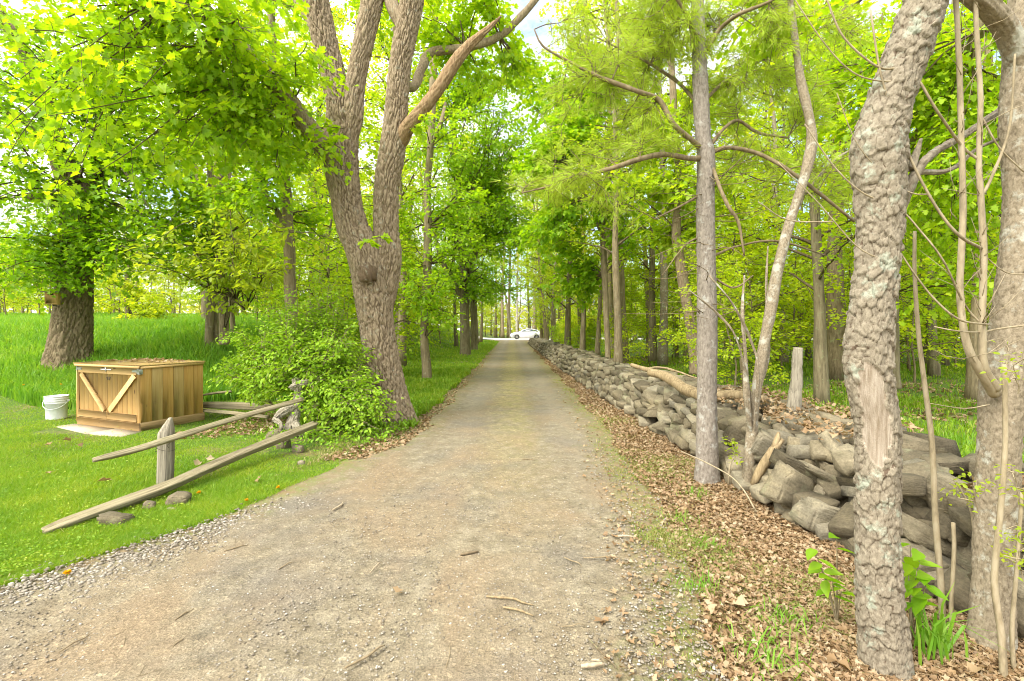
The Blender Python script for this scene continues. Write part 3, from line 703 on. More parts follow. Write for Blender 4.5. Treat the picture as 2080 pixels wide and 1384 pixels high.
# ------------------------------------------------------------------ split rail fence
def rail(pts, w, h, name, parent, loc, seed=1, mat=RAIL, taper=True):
    rg = np.random.default_rng(seed); b = MB(); p, _ = smoothpts(pts, [1] * len(pts), .06); n = len(p); seg = 26
    T = np.gradient(p, axis=0); T /= np.linalg.norm(T, axis=1)[:, None]; U = np.cross(T, (0, 0, 1.0)); U /= np.linalg.norm(U, axis=1)[:, None]; W = np.cross(U, T)
    th = np.arange(seg) * 2 * math.pi / seg; s = np.concatenate([[0], np.cumsum(np.linalg.norm(np.diff(p, axis=0), axis=1))])
    prof = 1 + .24 * np.sin(3 * th + rg.uniform(0, 6)) + .10 * np.sin(5 * th + 1) + rg.normal(0, .09, seg)
    rad = prof[None] * (1 + .10 * sines(np.stack([np.cos(th)[None] * 2 + 0 * s[:, None], np.sin(th)[None] * 2 + 0 * s[:, None], np.repeat(s[:, None], seg, 1) * 2.5], -1), seed, 5))
    if taper: rad = rad * np.interp(s, [0, .12, .5, s[-1] - .3, s[-1]], [.62, .92, 1, 1, .9])[:, None]
    V = p[:, None] + U[:, None] * (np.cos(th)[None, :, None] * rad[..., None] * w / 2) + W[:, None] * (np.sin(th)[None, :, None] * rad[..., None] * h / 2)
    V = V.reshape(-1, 3); i = np.arange(n - 1)[:, None] * seg; j = np.arange(seg)[None]
    d = np.asarray(pts[-1], float) - np.asarray(pts[0], float); an = math.atan2(d[1], d[0])
    V = np.vstack([V, p[:1], p[-1:]]); jj = np.arange(seg)
    C0 = np.stack([np.full(seg, n * seg), (jj + 1) % seg, jj], -1); C1 = np.stack([np.full(seg, n * seg + 1), (n - 1) * seg + jj, (n - 1) * seg + (jj + 1) % seg], -1)
    p0 = np.asarray(pts[0], float); V = (V - p0) @ rotm('Z', an)           # local X runs along the wood
    b.add(V, np.stack([i + j, i + (j + 1) % seg, i + seg + (j + 1) % seg, i + seg + j], -1).reshape(-1, 4), np.vstack([C0, C1]))
    o = b.build(name, mat, parent); o.location = [float(v) for v in (p0 - np.asarray(loc))]; o.rotation_euler = (0, 0, an); return o
FL = P(335, 982, 4.68); FL[2] = zg(FL[0], FL[1])
fence = empty('rail_fence', FL, 0, 'old split rail fence with one pointed grey post and two long rails on the lawn', 'fence')
def post_mesh(b, H, w, tip, seed, pts=None):
    rg = np.random.default_rng(seed); seg = 20; zs = np.linspace(-.15, H, 40); th = np.arange(seg) * 2 * math.pi / seg
    V = []
    for z in zs:
        k = max(0, (z - (H - tip)) / tip); r = w / 2 * (1 - .78 * k ** 1.2)
        q = 1 / np.maximum(np.abs(np.cos(th)), np.abs(np.sin(th))) ** .55
        rr_ = r * q * (1 + .07 * np.sin(7 * th + 1.3) + .05 * np.sin(13 * th + z * 2)) * (1 + .02 * math.sin(z * 9))
        V.append(np.stack([rr_ * np.cos(th) + .042 * k + .012 * math.sin(z * 3), rr_ * np.sin(th), np.full(seg, z)], -1))
    V = np.vstack(V); n = len(zs); i = np.arange(n - 1)[:, None] * seg; j = np.arange(seg)[None]
    b.add(np.vstack([V, [[.045, 0, H]]]), np.stack([i + j, i + (j + 1) % seg, i + seg + (j + 1) % seg, i + seg + j], -1).reshape(-1, 4), np.stack([(n - 1) * seg + np.arange(seg), (n - 1) * seg + (np.arange(seg) + 1) % seg, np.full(seg, n * seg)], -1))
part(lambda b: post_mesh(b, .65, .122, .15, 4), 'post', GREYWOOD, fence)
rail([P(190, 935, 4.02), P(275, 914, 4.32), P(352, 890, 4.60), P(470, 853, 5.24), P(614, 812, 6.35)], .062, .056, 'rail', fence, FL, 2)
rail([P(90, 1080, 3.50), P(190, 1043, 3.80), P(335, 990, 4.36), P(470, 930, 5.06), P(640, 862, 6.35)], .105, .085, 'rail', fence, FL, 3)
def wire(b):
    for k in range(3):
        th = np.linspace(0, 2 * math.pi, 14); z0 = (.42, .40, .36)[k]; tl = (.05, .08, -.03)[k]
        tube(b, np.stack([.078 * np.cos(th), .078 * np.sin(th), z0 + tl * np.cos(th)], -1), np.full(14, .002), 4)
    tube(b, [(.07, -.03, .41), (.10, -.06, .43), (.085, -.09, .40), (.11, -.1, .38)], [.002] * 4, 4)
part(wire, 'tie_wire', IRON, fence)

for k, (px, py, w, h, lab) in enumerate([(365, 1010, 44, 26, 'pale rounded rock beside the lower fence rail near the grey post'), (303, 1024, 26, 16, 'small dark rock under the lower fence rail left of the grey post'),
        (236, 1052, 58, 24, 'wide grey rock under the low end of the lower fence rail'), (606, 912, 26, 17, 'small pinkish rock on the verge below the end of the fence'),
        (572, 905, 32, 18, 'grey rock lying just under the far part of the lower fence rail'), (560, 886, 44, 20, 'flat brown rock behind the lower fence rail near the gnarled stump'),
        (350, 1030, 18, 8, 'tiny flat stone in the grass near the rounded rock'), (612, 940, 16, 10, 'little dark stone in the leaves beside the pinkish rock')]):
    d = gd(py + h * .4); c = P(px, py, d); b = MB(); W = w / F * d
    stone(b, (0, 0, 0), (W, W * .75, h / F * d * 1.25), rotm('Y', rs.normal(0, .2)), rs, 4, .6, 0, .16)
    o = b.build('rock', STONE); o.location = (c[0], c[1], float(zg(c[0], c[1])) + h / F * d * .35); tag(o, lab, 'rock', 'rocks along the rail fence')

# gnarled grey stump at the end of the fence
S0 = P(592, 888, 6.7); S0[2] = zg(S0[0], S0[1]); sb = MB()
for pts, r in (([P(585, 900, 6.6), P(592, 870, 6.65), P(600, 840, 6.7), P(606, 800, 6.8), P(600, 770, 6.85)], [.12, .085, .06, .055, .05]),
               ([P(560, 850, 6.55), P(575, 838, 6.6), P(600, 822, 6.7), P(612, 805, 6.75)], [.03, .055, .06, .05]),
               ([P(556, 852, 6.55), P(570, 862, 6.5), P(572, 885, 6.5)], [.035, .03, .012]),
               ([P(598, 860, 6.6), P(610, 878, 6.55), P(622, 900, 6.6)], [.06, .045, .03]), ([P(590, 790, 6.7), P(608, 780, 6.7), P(634, 776, 6.75)], [.03, .035, .03])):
    tube(sb, [np.asarray(q) - S0 for q in pts], r, 40, d_furrow(.022, .022, .12, 8, .02), step=.012)
tag(sb.build('tree_stump', GREYWOOD, rid=True), 'gnarled silvery grey stump with twisted roots at the end of the rail fence', 'stump').location = [float(v) for v in S0]
bpy.data.objects['tree_stump'].location = [float(v) for v in S0]

for k, (a, b_, w, lab) in enumerate([(P(405, 804, 8.3), P(470, 796, 8.6), .05, 'thin dark old rail lying behind the storage bin, topmost of the three'),
        (P(405, 822, 8.2), P(560, 828, 8.0), .13, 'thick pale weathered rail lying on the ground behind the storage bin'), (P(405, 834, 8.0), P(545, 848, 7.6), .07, 'thin brown rail lying lowest behind the storage bin')]):
    m_ = (a + b_) / 2; m_[2] += .01; o = rail([a, m_, b_], w, w * .8, 'old_rail', None, (0, 0, 0), 20 + k); tag(o, lab, 'rail', 'old rails lying behind the storage bin')

# ------------------------------------------------------------------ far car
def car():
    c = P(1070, 690, 67.5); c[2] = .035; root = empty('parked_car', c, 0, 'white car parked across the far end of the driveway', 'car')
    half = .90
    prof = [(-2.28, .42), (-2.30, .62), (-2.18, .80), (-1.75, .93), (-1.05, 1.02), (-.35, 1.04), (.9, 1.06), (1.75, 1.08), (2.12, 1.02), (2.28, .80), (2.30, .45), (2.20, .25), (1.75, .22), (1.72, .45), (1.58, .62), (1.36, .68), (1.14, .62), (1.0, .45), (.97, .22), (-1.0, .22), (-1.03, .45), (-1.17, .62), (-1.39, .68), (-1.61, .62), (-1.75, .45), (-1.78, .22), (-2.15, .24)]
    def shell(b, prof, ys, sc_):
        pr = np.array(prof); k = len(pr); V = []
        cz = pr[:, 1].mean()
        for y_, s_ in zip(ys, sc_): V.append(np.stack([pr[:, 0] * s_, np.full(k, y_), cz + (pr[:, 1] - cz) * (1 - (1 - s_) * .8)], -1))
        n = len(ys); i = np.arange(n - 1)[:, None] * k; j = np.arange(k)[None]
        b.add(np.vstack(V), np.stack([i + j, i + (j + 1) % k, i + k + (j + 1) % k, i + k + j], -1).reshape(-1, 4), np.arange(k)[None][:, ::-1], (n - 1) * k + np.arange(k)[None])
    part(lambda b: shell(b, prof, (-half, -half + .06, half - .06, half), (.975, 1, 1, .975)), 'body', PAINT, root)
    cab = [(-1.15, 1.02), (-.35, 1.40), (.05, 1.47), (.75, 1.46), (1.45, 1.30), (1.95, 1.05)]
    part(lambda b: shell(b, cab, (-half + .06, -half + .2, half - .2, half - .06), (.97, 1, 1, .97)), 'roof', PAINT, root)
    part(lambda b: shell(b, [(-.86, 1.07), (-.28, 1.36), (.08, 1.405), (.70, 1.395), (1.3, 1.26), (1.55, 1.09)], (-half + .045, half - .045), (1, 1)), 'side_window', GLASS, root)
    part(lambda b: box(b, (.42, -half + .04, 1.24), (.05, .02, .34)), 'window_pillar', PAINT, root)
    part(lambda b: (box(b, (-.72, -half - .06, 1.10), (.16, .14, .10), bev=.03)), 'wing_mirror', PAINT, root)
    for x in (-1.39, 1.36):
        for s_ in (-1, 1):
            w = empty('wheel', (x, s_ * (half - .12), .33)); w.parent = root
            lt = MB(); lathe(lt, [(.20, -.10), (.30, -.11), (.33, -.08), (.33, .08), (.30, .11), (.20, .10)], 28); V = np.concatenate(lt.V)[:, [0, 2, 1]]; lt.V = [V]; lt.build('tyre', RUBBER, w)
            rm = MB(); box(rm, (0, 0, 0), (.02, .12, .02))
            for q in range(5): box(rm, (.10 * math.cos(q * 1.2566), 0, .10 * math.sin(q * 1.2566)), (.20, .14, .05), rot=rotm('Y', -q * 1.2566))
            l2 = MB(); lathe(l2, [(.19, -.07), (.215, -.1), (.215, .1), (.19, .07)], 24); l2.V = [np.concatenate(l2.V)[:, [0, 2, 1]]]; rm.merge(l2); rm.build('rim', ALLOY, w)
    for s_ in (-1, 1):
        part(lambda b: box(b, (-2.16, s_ * .68, .74), (.16, .34, .12), bev=.03), 'headlight', LAMP, root)
        part(lambda b: box(b, (2.2, s_ * .68, .86), (.14, .34, .12), bev=.03), 'tail_light', RED, root)
    part(lambda b: box(b, (-2.24, 0, .36), (.14, 1.5, .16), bev=.03), 'bumper', RUBBER, root)
    part(lambda b: box(b, (-.1, -half - .004, .75), (.012, .012, .55)), 'door_seam', RUBBER, root)
car()
# ------------------------------------------------------------------ dead wood on and by the wall
def deadwood(name, limbs, lab, cat, mat=DEADWOOD, seg=14, a=.008, seed=4, group=None):
    o0 = np.asarray(limbs[0][0][0], float); b = MB()
    for pts, r in limbs: tube(b, [np.asarray(q) - o0 for q in pts], r, seg, d_rough(a, seed), step=.06)
    o = b.build(name, mat, rid=True); o.location = [float(v) for v in o0]; return tag(o, lab, cat, group)
deadwood('fallen_log', [([P(1320, 757, 7.4), P(1352, 765, 7.1), P(1395, 792, 6.6), P(1440, 806, 6.2), P(1490, 802, 6.0), P(1560, 812, 5.8)], [.05, .07, .075, .07, .06, .04])], 'long barkless fallen log lying on top of the stone wall behind the pine', 'log')
deadwood('fallen_branch', [([P(1282, 741, 8.6), P(1310, 750, 8.4), P(1330, 755, 8.2), P(1340, 764, 8.1)], [.035, .04, .035, .02]), ([P(1310, 750, 8.4), P(1350, 748, 8.6), P(1420, 770, 8.2)], [.03, .02, .01])], 'short dead branch on the stone wall, farther along than the long log', 'branch', seed=6)
deadwood('broken_branch', [([P(1530, 985, 4.25), P(1548, 950, 4.22), P(1570, 915, 4.2), P(1590, 893, 4.2)], [.03, .035, .036, .02]), ([P(1572, 912, 4.2), P(1580, 890, 4.2), P(1582, 878, 4.2)], [.03, .02, .006])], 'broken brown branch leaning on the stones beside the crooked thin tree', 'branch', mat=DEADWOOD, seed=9)
FP = P(1612, 866, 5.2)
b = MB(); tube(b, [(0, 0, -.5), (0, 0, .2), P(1617, 780, 5.2) - FP, P(1618, 735, 5.2) - FP, P(1620, 706, 5.2) - FP], [.075, .07, .055, .052, .045], 20, d_furrow(.01, .02, .3, 5, .02), step=.03)
o = b.build('fence_post', GREYWOOD, rid=True); o.location = [float(v) for v in FP]; tag(o, 'upright weathered grey fence post standing in the stone wall', 'post')

# ------------------------------------------------------------------ trees one can tell apart
def pts_of(lst, o, d=None): return [P(*(q if len(q) > 2 else (*q, d))) - o for q in lst]
def hand_tree(name, base, label, cat, group=None):
    z = zg(base[0], base[1]); base = np.array((base[0], base[1], z)); return empty(name, base, 0, label, cat, group), base

def px_r(w, d): return w / F * d
def stems(mb, o, lst, seg, disp=None, step=.06, first_down=True):
    """lst of (points (px,py,d), radii in pixels)"""
    for pts, rad in lst:
        q = pts_of(pts, o); r = [px_r(w, p[2]) for p, w in zip(pts, rad)]; tube(mb, q, r, seg, disp, step=step)

# --- big forked maple left of the drive
D = 7.6
root, O = hand_tree('maple_tree', P(795, 862, D), 'massive old maple with forked furrowed trunk at the left edge of the drive', 'tree', None)
b = MB()
stems(b, O, [([(796, 885, D), (795, 855, D), (787, 800, D), (774, 730, D), (766, 670, D), (757, 600, D), (748, 545, D), (734, 500, D), (716, 460, D), (703, 400, D), (694, 330, D), (694, 270, D), (690, 215, D), (672, 139, D), (645, 20, D), (630, -80, D)],
              [46.89, 40.42, 34.76, 33.95, 33.14, 36.38, 37.19, 34.76, 31.53, 29.91, 32.34, 31.53, 24.25, 22.64, 25.06, 22.64])], 280, d_furrow(.042, .052, .28, 3, .020, .10), .019)
stems(b, O, [([(774, 640, D + .05), (782, 580, D + .05), (788, 520, D + .05), (784, 470, D + .05), (786, 381, D), (797, 312, D), (804, 243, D), (813, 139, D), (836, 10, D), (850, -80, D)],
              [20.06, 25.08, 25.92, 24.24, 23.41, 25.08, 22.57, 20.9, 22.57, 20.06])], 200, d_furrow(.038, .05, .28, 8, .016), .019)
stems(b, O, [([(702, 300, D), (713, 240, D), (718, 190, D), (727, 139, D), (757, 0, D), (770, -80, D)], [18, 22.5, 19.8, 18.9, 21.6, 19.8])], 130, d_furrow(.03, .048, .26, 9, .010), .022)
stems(b, O, [([(700, 345, D), (668, 305, D - .1), (640, 277, D - .3), (590, 208, D - .6), (538, 149, D - .9), (451, 62, D - 1.3), (385, -10, D - 1.6), (340, -60, D - 1.8)], [22, 26, 20, 17, 16, 17, 17, 15])], 60, d_furrow(.016, .04, .24, 12, .01), .035)
stems(b, O, [([(826, 60, D), (800, 20, D), (785, -40, D)], [14, 13, 12]), ([(655, 60, D), (620, 10, D + .1), (590, -50, D + .2)], [20, 18, 16]),
             ([(806, 175, D), (826, 176, D + .3), (843, 173, D + .6), (858, 135, D + .8), (877, 107, D + 1), (947, 97, D + 1), (1016, 72, D + 1), (1085, 2, D + 1), (1110, -50, D + 1)], [10, 9, 9, 9, 9, 8, 8, 7, 6])], 30, d_rough(.01, 4), .05)
b.build('trunk', BARK_MAPLE, root, smooth=False, rid=True)
b = MB(); stems(b, O, [([(796, 306, D + .15), (815, 282, D), (832, 255, D - .15), (855, 228, D - .25), (877, 201, D - .3), (905, 160, D - .35), (930, 121, D - .4), (955, 92, D - .4), (980, 70, D - .45), (1004, 48, D - .45), (1018, 34, D - .45)], [16, 17, 14, 13, 12.5, 13, 12, 10, 7, 4, 1.5])], 40, d_furrow(.018, .03, .5, 21, .012), .03)
tag(b.build('dead_limb', bark_mat('split_limb', (.30, .185, .10, 1), (.44, .33, .21, 1), (.17, .095, .05, 1), None, (50, 50, 5), .008), root, rid=True), 'torn reddish brown dead limb')
b = MB(); V, Fc = ICO[4]; c = P(747, 556, D - .33) - O
Vb = V * (.13, .12, .15); Vb = Vb + V * sines(V, 8, 6, 3.4)[:, None] * .045; b.add(Vb + c, Fc); b.build('burl', BARK_MAPLE, root, rid=True)
tw, lv = MB(), MB(); rg = np.random.default_rng(5)
kw = dict(rng=rg, r0=.016, r1=.004, leaf=.088, nleaf=11, kind='maple', spread=.46)
lim = np.array(pts_of([(590, 208, D - .6), (538, 149, D - .9), (451, 62, D - 1.3), (385, -10, D - 1.6), (655, 60, D), (645, 10, D), (690, 270, D)], O))
for c, rad, nb, sp in (((480, 60, 6.2), (1.3, 1.1, .8), 13, 12), ((330, 150, 5.8), (1.4, 1.2, 1.0), 14, 12), ((470, 270, 6.6), (1.3, 1.0, .9), 12, 12), ((130, 60, 5.6), (1.4, 1.1, .9), 11, 12), ((200, 330, 6.4), (1.3, 1., .7), 9, 12), ((600, 330, 7.4), (.5, .6, .35), 4, 8)):
    blob(tw, lv, lim, P(*c) - O, rad, nb, sprays=sp, **kw)
up = np.array(pts_of([(838, 0, D), (1016, 76, D + 1), (947, 97, D + 1), (850, -60, D), (757, 0, D)], O))
for c, rad, nb, sp in (((960, 60, 8.6), (.9, .9, .9), 12, 11), ((900, 30, 9.2), (1.1, .9, .7), 8, 10), ((1050, 150, 9.6), (.7, .9, .7), 7, 9), ((740, 60, 9.4), (.7, .7, .8), 6, 10)):
    blob(tw, lv, up, P(*c) - O, rad, nb, sprays=sp, **dict(kw, leaf=.09))
for q in ([(690, 300, D - .5), (655, 290, D - .9)], [(735, 500, D - .6), (775, 482, D - .9)], [(700, 262, D - .5), (640, 262, D - .9)], [(830, 270, D - .3), (850, 250, D - .5)]):
    branch(tw, lv, P(*q[0]) - O, P(*q[1]) - O, rg, r0=.008, r1=.003, leaf=.10, nleaf=9, sprays=3, spread=.16)
tw.build('branches', TWIG_DARK, root, rid=True); lv.build('crown', LEAF_MAPLE, root)

# --- far left oak-thick tree with the birdhouse
D = 11.0
root, O = hand_tree('maple_tree', P(141, 735, D), 'thick old tree with a birdhouse on its trunk, standing in the tall meadow grass', 'tree', None)
b = MB()
stems(b, O, [([(141, 770, D), (141, 735, D), (144, 690, D), (147, 640, D), (150, 580, D), (156, 500, D), (163, 440, D), (150, 390, D), (118, 300, D), (85, 200, D), (40, 90, D), (-20, 0, D)], [40.82, 36.29, 33.26, 31.75, 31, 29.48, 30.24, 22.68, 18.14, 15.12, 12.85, 11.34]),
             ([(165, 470, D), (180, 420, D), (196, 370, D), (205, 300, D), (215, 180, D), (240, 40, D)], [18.56, 18.56, 15.71, 13.57, 12.14, 10.71])], 170, d_furrow(.05, .065, .34, 6, .025, .12), .035)
stems(b, O, [([(60, 400, D - 1), (110, 405, D - .5), (160, 440, D)], [6, 12, 16]), ([(120, 300, D), (60, 250, D - .5), (-10, 215, D - 1)], [12, 9, 8])], 20, d_rough(.01, 3), .1)
b.build('trunk', BARK_OLD, root, rid=True)
tw, lv = MB(), MB(); rg = np.random.default_rng(15)
kw0 = 0
src = np.array(pts_of([(150, 400, D), (118, 300, D), (85, 200, D), (196, 370, D), (205, 300, D), (215, 180, D), (40, 90, D), (150, 520, D), (240, 40, D)], O))
kw = dict(rng=rg, r0=.03, r1=.005, leaf=.095, nleaf=14, kind='maple_low', spread=.7)
for c, rad, nb, sp in (((110, 270, 9.6), (2.3, 1.5, 1.0), 15, 14), ((60, 150, 9.2), (1.9, 1.5, 1.3), 15, 14), ((310, 430, 10), (1.7, 1.6, .9), 16, 13), ((-10, 470, 9.4), (1.0, 1.3, .7), 9, 12), ((200, 500, 10.2), (.9, 1., .35), 4, 10), ((340, 250, 10), (1.8, 1.6, 1.3), 16, 13), ((320, 520, 10.5), (1.6, 1.5, .6), 14, 12), ((250, 80, 9.6), (1.8, 1.4, 1.2), 14, 14), ((30, 560, 9.8), (1.2, 1, .35), 7, 11)):
    blob(tw, lv, src, P(*c) - O, rad, nb, sprays=sp, **kw)
tw.build('branches', TWIG_DARK, root, rid=True); lv.build('crown', LEAF_MAPLE, root)
HB = P(107, 606, D - .72)
bh = empty('birdhouse', HB, .5, 'small wooden birdhouse with a flat roof hung on the thick old tree', 'birdhouse')
def bhw(b):
    for s_ in (-1, 1): box(b, (s_ * .095, 0, 0), (.02, .17, .24), bev=.002)
    box(b, (0, .085, 0), (.17, .02, .24), bev=.002); box(b, (0, 0, -.125), (.21, .19, .018), bev=.002)
    box(b, (0, -.085, -.03), (.17, .018, .18), bev=.002); box(b, (-.062, -.085, .085), (.046, .018, .05)); box(b, (.062, -.085, .085), (.046, .018, .05)); box(b, (0, -.085, .113), (.17, .018, .012))
part(bhw, 'walls', CEDAR_FACE, bh)
part(lambda b: box(b, (0, -.03, .135), (.30, .28, .02), rot=rotm('X', .10), bev=.003), 'roof', GREYWOOD, bh)
part(lambda b: box(b, (0, -.02, .085), (.12, .02, .06)), 'entrance_hole', IRON, bh)
part(lambda b: box(b, (0, .115, 0), (.06, .04, .34), bev=.003), 'mounting_board', GREYWOOD, bh)

# --- slender trees left of centre
def slim(name, stemlist, base, label, blobs, seed, mat=BARK_THIN, leafm=LEAF_MAPLE, leaf=.085, kind='maple', seg=14, spread=.45, r0=.02, group=None, furrow=False, tdark=True, nleaf=11):
    root, O = hand_tree(name, base, label, 'tree', group); b = MB()
    stems(b, O, stemlist, seg if not furrow else 36, d_furrow(.010, .035, .22, seed, .01) if furrow else d_rough(.006, seed), .06)
    b.build('trunk', mat, root, smooth=not furrow, rid=True)
    src = np.vstack([np.array(pts_of(s_[0], O))[1:] for s_ in stemlist]); rg = np.random.default_rng(seed); tw, lv = MB(), MB()
    for c, rad, nb, sp in blobs: blob(tw, lv, src, P(*c) - O, rad, nb, rng=rg, sprays=sp, r0=r0, r1=.004, leaf=leaf, nleaf=nleaf, kind=kind, spread=spread)
    tw.build('branches', TWIG_DARK if tdark else TWIG, root, rid=True); lv.build('crown', leafm, root)
    return root
D = 9.4
slim('maple_tree', [([(596, 760, D), (592, 690, D), (590, 600, D), (588, 540, D), (584, 440, D), (578, 360, D), (574, 300, D), (566, 220, D), (556, 120, D), (548, -20, D)], [13, 12, 11.5, 11.5, 11, 10, 10, 9, 8, 7]),
    ([(586, 475, D), (562, 430, D), (535, 385, D + .1), (515, 330, D + .3)], [6, 6, 5, 4]), ([(576, 330, D), (560, 290, D), (545, 200, D), (520, 60, D)], [6, 5, 5, 4])], P(596, 730, D),
    'slim maple rising out of the flowering shrub left of the massive maple', [((520, 200, 8.8), (1.3, 1.1, 1.0), 13, 12), ((430, 330, 8.4), (1.3, 1., .8), 12, 12), ((560, 400, 9), (.8, .9, .8), 7, 10), ((560, 60, 9.4), (1.2, 1, 1.), 10, 12), ((630, 440, 10.4), (.8, .7, .9), 6, 10)], 31)
D = 12.2
slim('maple_tree', [([(424, 720, D), (424, 680, D), (428, 600, D), (430, 500, D), (429, 400, D), (424, 280, D), (420, 120, D)], [8, 7, 7, 7, 6, 6, 5]), ([(436, 705, D + .2), (437, 680, D + .2), (436, 600, D + .2), (440, 480, D + .2), (452, 380, D + .2), (470, 200, D + .3)], [7, 6, 6, 5.5, 5, 4])], P(424, 705, D),
    'twin stemmed slender maple on the grassy bank behind the storage bin', [((400, 480, 10.6), (1.3, 1.3, .7), 9, 10), ((360, 380, 11), (1.5, 1.3, .9), 10, 12), ((480, 500, 11), (1.1, 1., .7), 8, 10), ((420, 200, 11.6), (1.8, 1.3, 1.3), 13, 12)], 33, leaf=.09)
D = 11.6
slim('hickory_tree', [([(455, 700, D), (455, 670, D), (453, 600, D), (450, 540, D), (448, 480, D), (462, 380, D), (470, 300, D)], [10, 9, 8.5, 8, 7, 5, 4]), ([(453, 590, D), (480, 610, D), (498, 628, D)], [5, 5, 4])], P(455, 690, D),
    'straight dark young tree with drooping yellow-green leaves beside the twin stemmed maple', [((430, 510, 8.6), (1.0, .9, .3), 9, 9), ((520, 540, 8.6), (.9, .9, .28), 8, 9), ((350, 540, 8.8), (.9, .8, .25), 7, 8), ((480, 470, 8.4), (.7, .7, .25), 5, 8), ((680, 500, 7.0), (.5, .3, .2), 3, 6)], 35, leafm=LEAF_YOUNG, leaf=.12, kind='ovate', r0=.018, spread=.38, nleaf=8)
D = 13.5
slim('maple_tree', [([(473, 690, D), (473, 665, D), (470, 620, D), (466, 560, D)], [5, 4.5, 4, 3])], P(473, 670, D), 'short thin sapling right of the straight dark young tree on the bank', [((475, 580, 13), (.8, .8, .5), 5, 8)], 36)
D = 17.0
slim('maple_tree', [([(263, 706, D), (262, 690, D), (260, 640, D), (256, 590, D), (262, 520, D)], [6, 5, 5, 4, 3])], P(263, 694, D), 'small leaning tree with airy leaves in the meadow behind the storage bin', [((265, 620, 16.4), (1.6, 1.2, .9), 9, 11), ((240, 560, 16.4), (1.5, 1.2, .7), 6, 10)], 37, leafm=LEAF_FAR, leaf=.10)
D = 17.6
slim('maple_tree', [([(277, 700, D), (276, 680, D), (277, 620, D), (279, 570, D)], [3.5, 3, 3, 2])], P(277, 690, D), 'thin upright sapling just right of the small leaning meadow tree', [((290, 630, 17), (1.2, 1., .8), 6, 9)], 38, leafm=LEAF_FAR, leaf=.10)
D = 14.0
slim('maple_tree', [([(868, 790, D), (866, 740, D), (862, 690, D), (864, 620, D), (868, 540, D), (870, 460, D), (868, 380, D), (874, 300, D), (880, 150, D), (885, 0, D)], [11, 9, 8, 8, 8.5, 8, 8, 7.5, 7, 6]), ([(873, 300, D), (895, 250, D), (905, 210, D + .3)], [4, 4, 3])], P(868, 773, D),
    'straight slim tree standing in the grass between the massive maple and the drive', [((880, 560, 12.6), (.8, .9, .7), 9, 10), ((830, 480, 14.4), (1.0, 1., 1.2), 9, 10), ((920, 420, 13.2), (1.1, 1.1, .9), 12, 11), ((890, 640, 12.4), (.6, .7, .35), 5, 8), ((900, 280, 13.4), (1.2, 1.1, 1.1), 11, 11), ((950, 500, 13.4), (.8, .8, .5), 6, 10)], 41)
D = 27.0
slim('maple_tree', [([(945, 725, D), (945, 700, D), (944, 650, D), (944, 600, D), (942, 540, D), (938, 470, D), (930, 380, D), (920, 240, D)], [12, 10.5, 9.5, 10, 9, 8, 7, 6]), ([(944, 625, D), (930, 590, D), (912, 560, D), (895, 520, D), (880, 470, D)], [6, 6, 5, 5, 4]), ([(944, 610, D), (952, 560, D), (970, 500, D), (985, 420, D)], [6, 5, 5, 4])], P(945, 712, D),
    'dark forked maple beside the far left verge of the drive', [((950, 420, 24), (2.6, 2.4, 2.3), 22, 13), ((1020, 470, 23), (2.2, 2., 1.2), 15, 13), ((960, 260, 24), (3., 2.4, 2.2), 20, 13), ((900, 560, 26), (1.6, 1.6, 1.2), 8, 12), ((1045, 300, 22), (2.2, 2., 1.8), 20, 13), ((1010, 150, 22), (2.4, 2., 1.8), 20, 13), ((1062, 430, 21), (1.3, 1.6, 1.5), 14, 13), ((1030, 215, 20), (1.3, 1.5, 1.2), 14, 13), ((1015, 570, 26), (1.3, 1.5, 1.3), 9, 12), ((900, 150, 23), (2.4, 2., 2.2), 18, 13)], 43, mat=BARK_WOODS, leaf=.12, spread=.8, r0=.05, furrow=True, nleaf=15)
D = 33.0
slim('maple_tree', [([(963, 712, D), (963, 690, D), (962, 620, D), (958, 540, D), (955, 430, D)], [8, 7.5, 7, 6, 5])], P(963, 706, D), 'smaller straight trunk just behind the dark forked maple', [((975, 560, 31), (2., 2., 1.6), 10, 12)], 44, mat=BARK_WOODS, leaf=.16, spread=.8, r0=.04)

# --- right of the drive: white pine
D = 4.7
root, O = hand_tree('pine_tree', P(1436, 980, D), 'straight grey barked white pine in front of the stone wall', 'tree')
b = MB()
stems(b, O, [([(1436, 1000, D), (1436, 975, D), (1436, 930, D), (1436, 800, D), (1436, 650, D), (1434, 500, D), (1433, 400, D), (1434, 320, D), (1428, 280, D), (1424, 200, D), (1420, 100, D), (1416, 0, D), (1412, -120, D)], [24.88, 21.19, 19.35, 18.89, 18.89, 17.51, 17.04, 17.51, 14.74, 14.28, 13.36, 11.98, 11.06])], 64, d_flake(.006, .018, .03, 14, .005, .03), .014)
b.build('trunk', BARK_PINE, root, rid=True)
tw, lv = MB(), MB(); rg = np.random.default_rng(52)
def leaf_tuft():
    g = np.random.default_rng(1); V = []; n = 9
    for k in range(n):
        d = np.array((g.normal(0, .45), 1, g.normal(0, .45))); d /= np.linalg.norm(d); s = np.cross(d, g.normal(0, 1, 3)); s /= np.linalg.norm(s)
        V += [s * .021, -s * .021, d * g.uniform(.8, 1.1) + (0, 0, -.12)]
    return np.array(V), np.arange(n * 3).reshape(-1, 3)
_lt = leaf_template; TUFT = leaf_tuft()
def leaf_template(kind): return TUFT if kind == 'tuft' else _lt(kind)
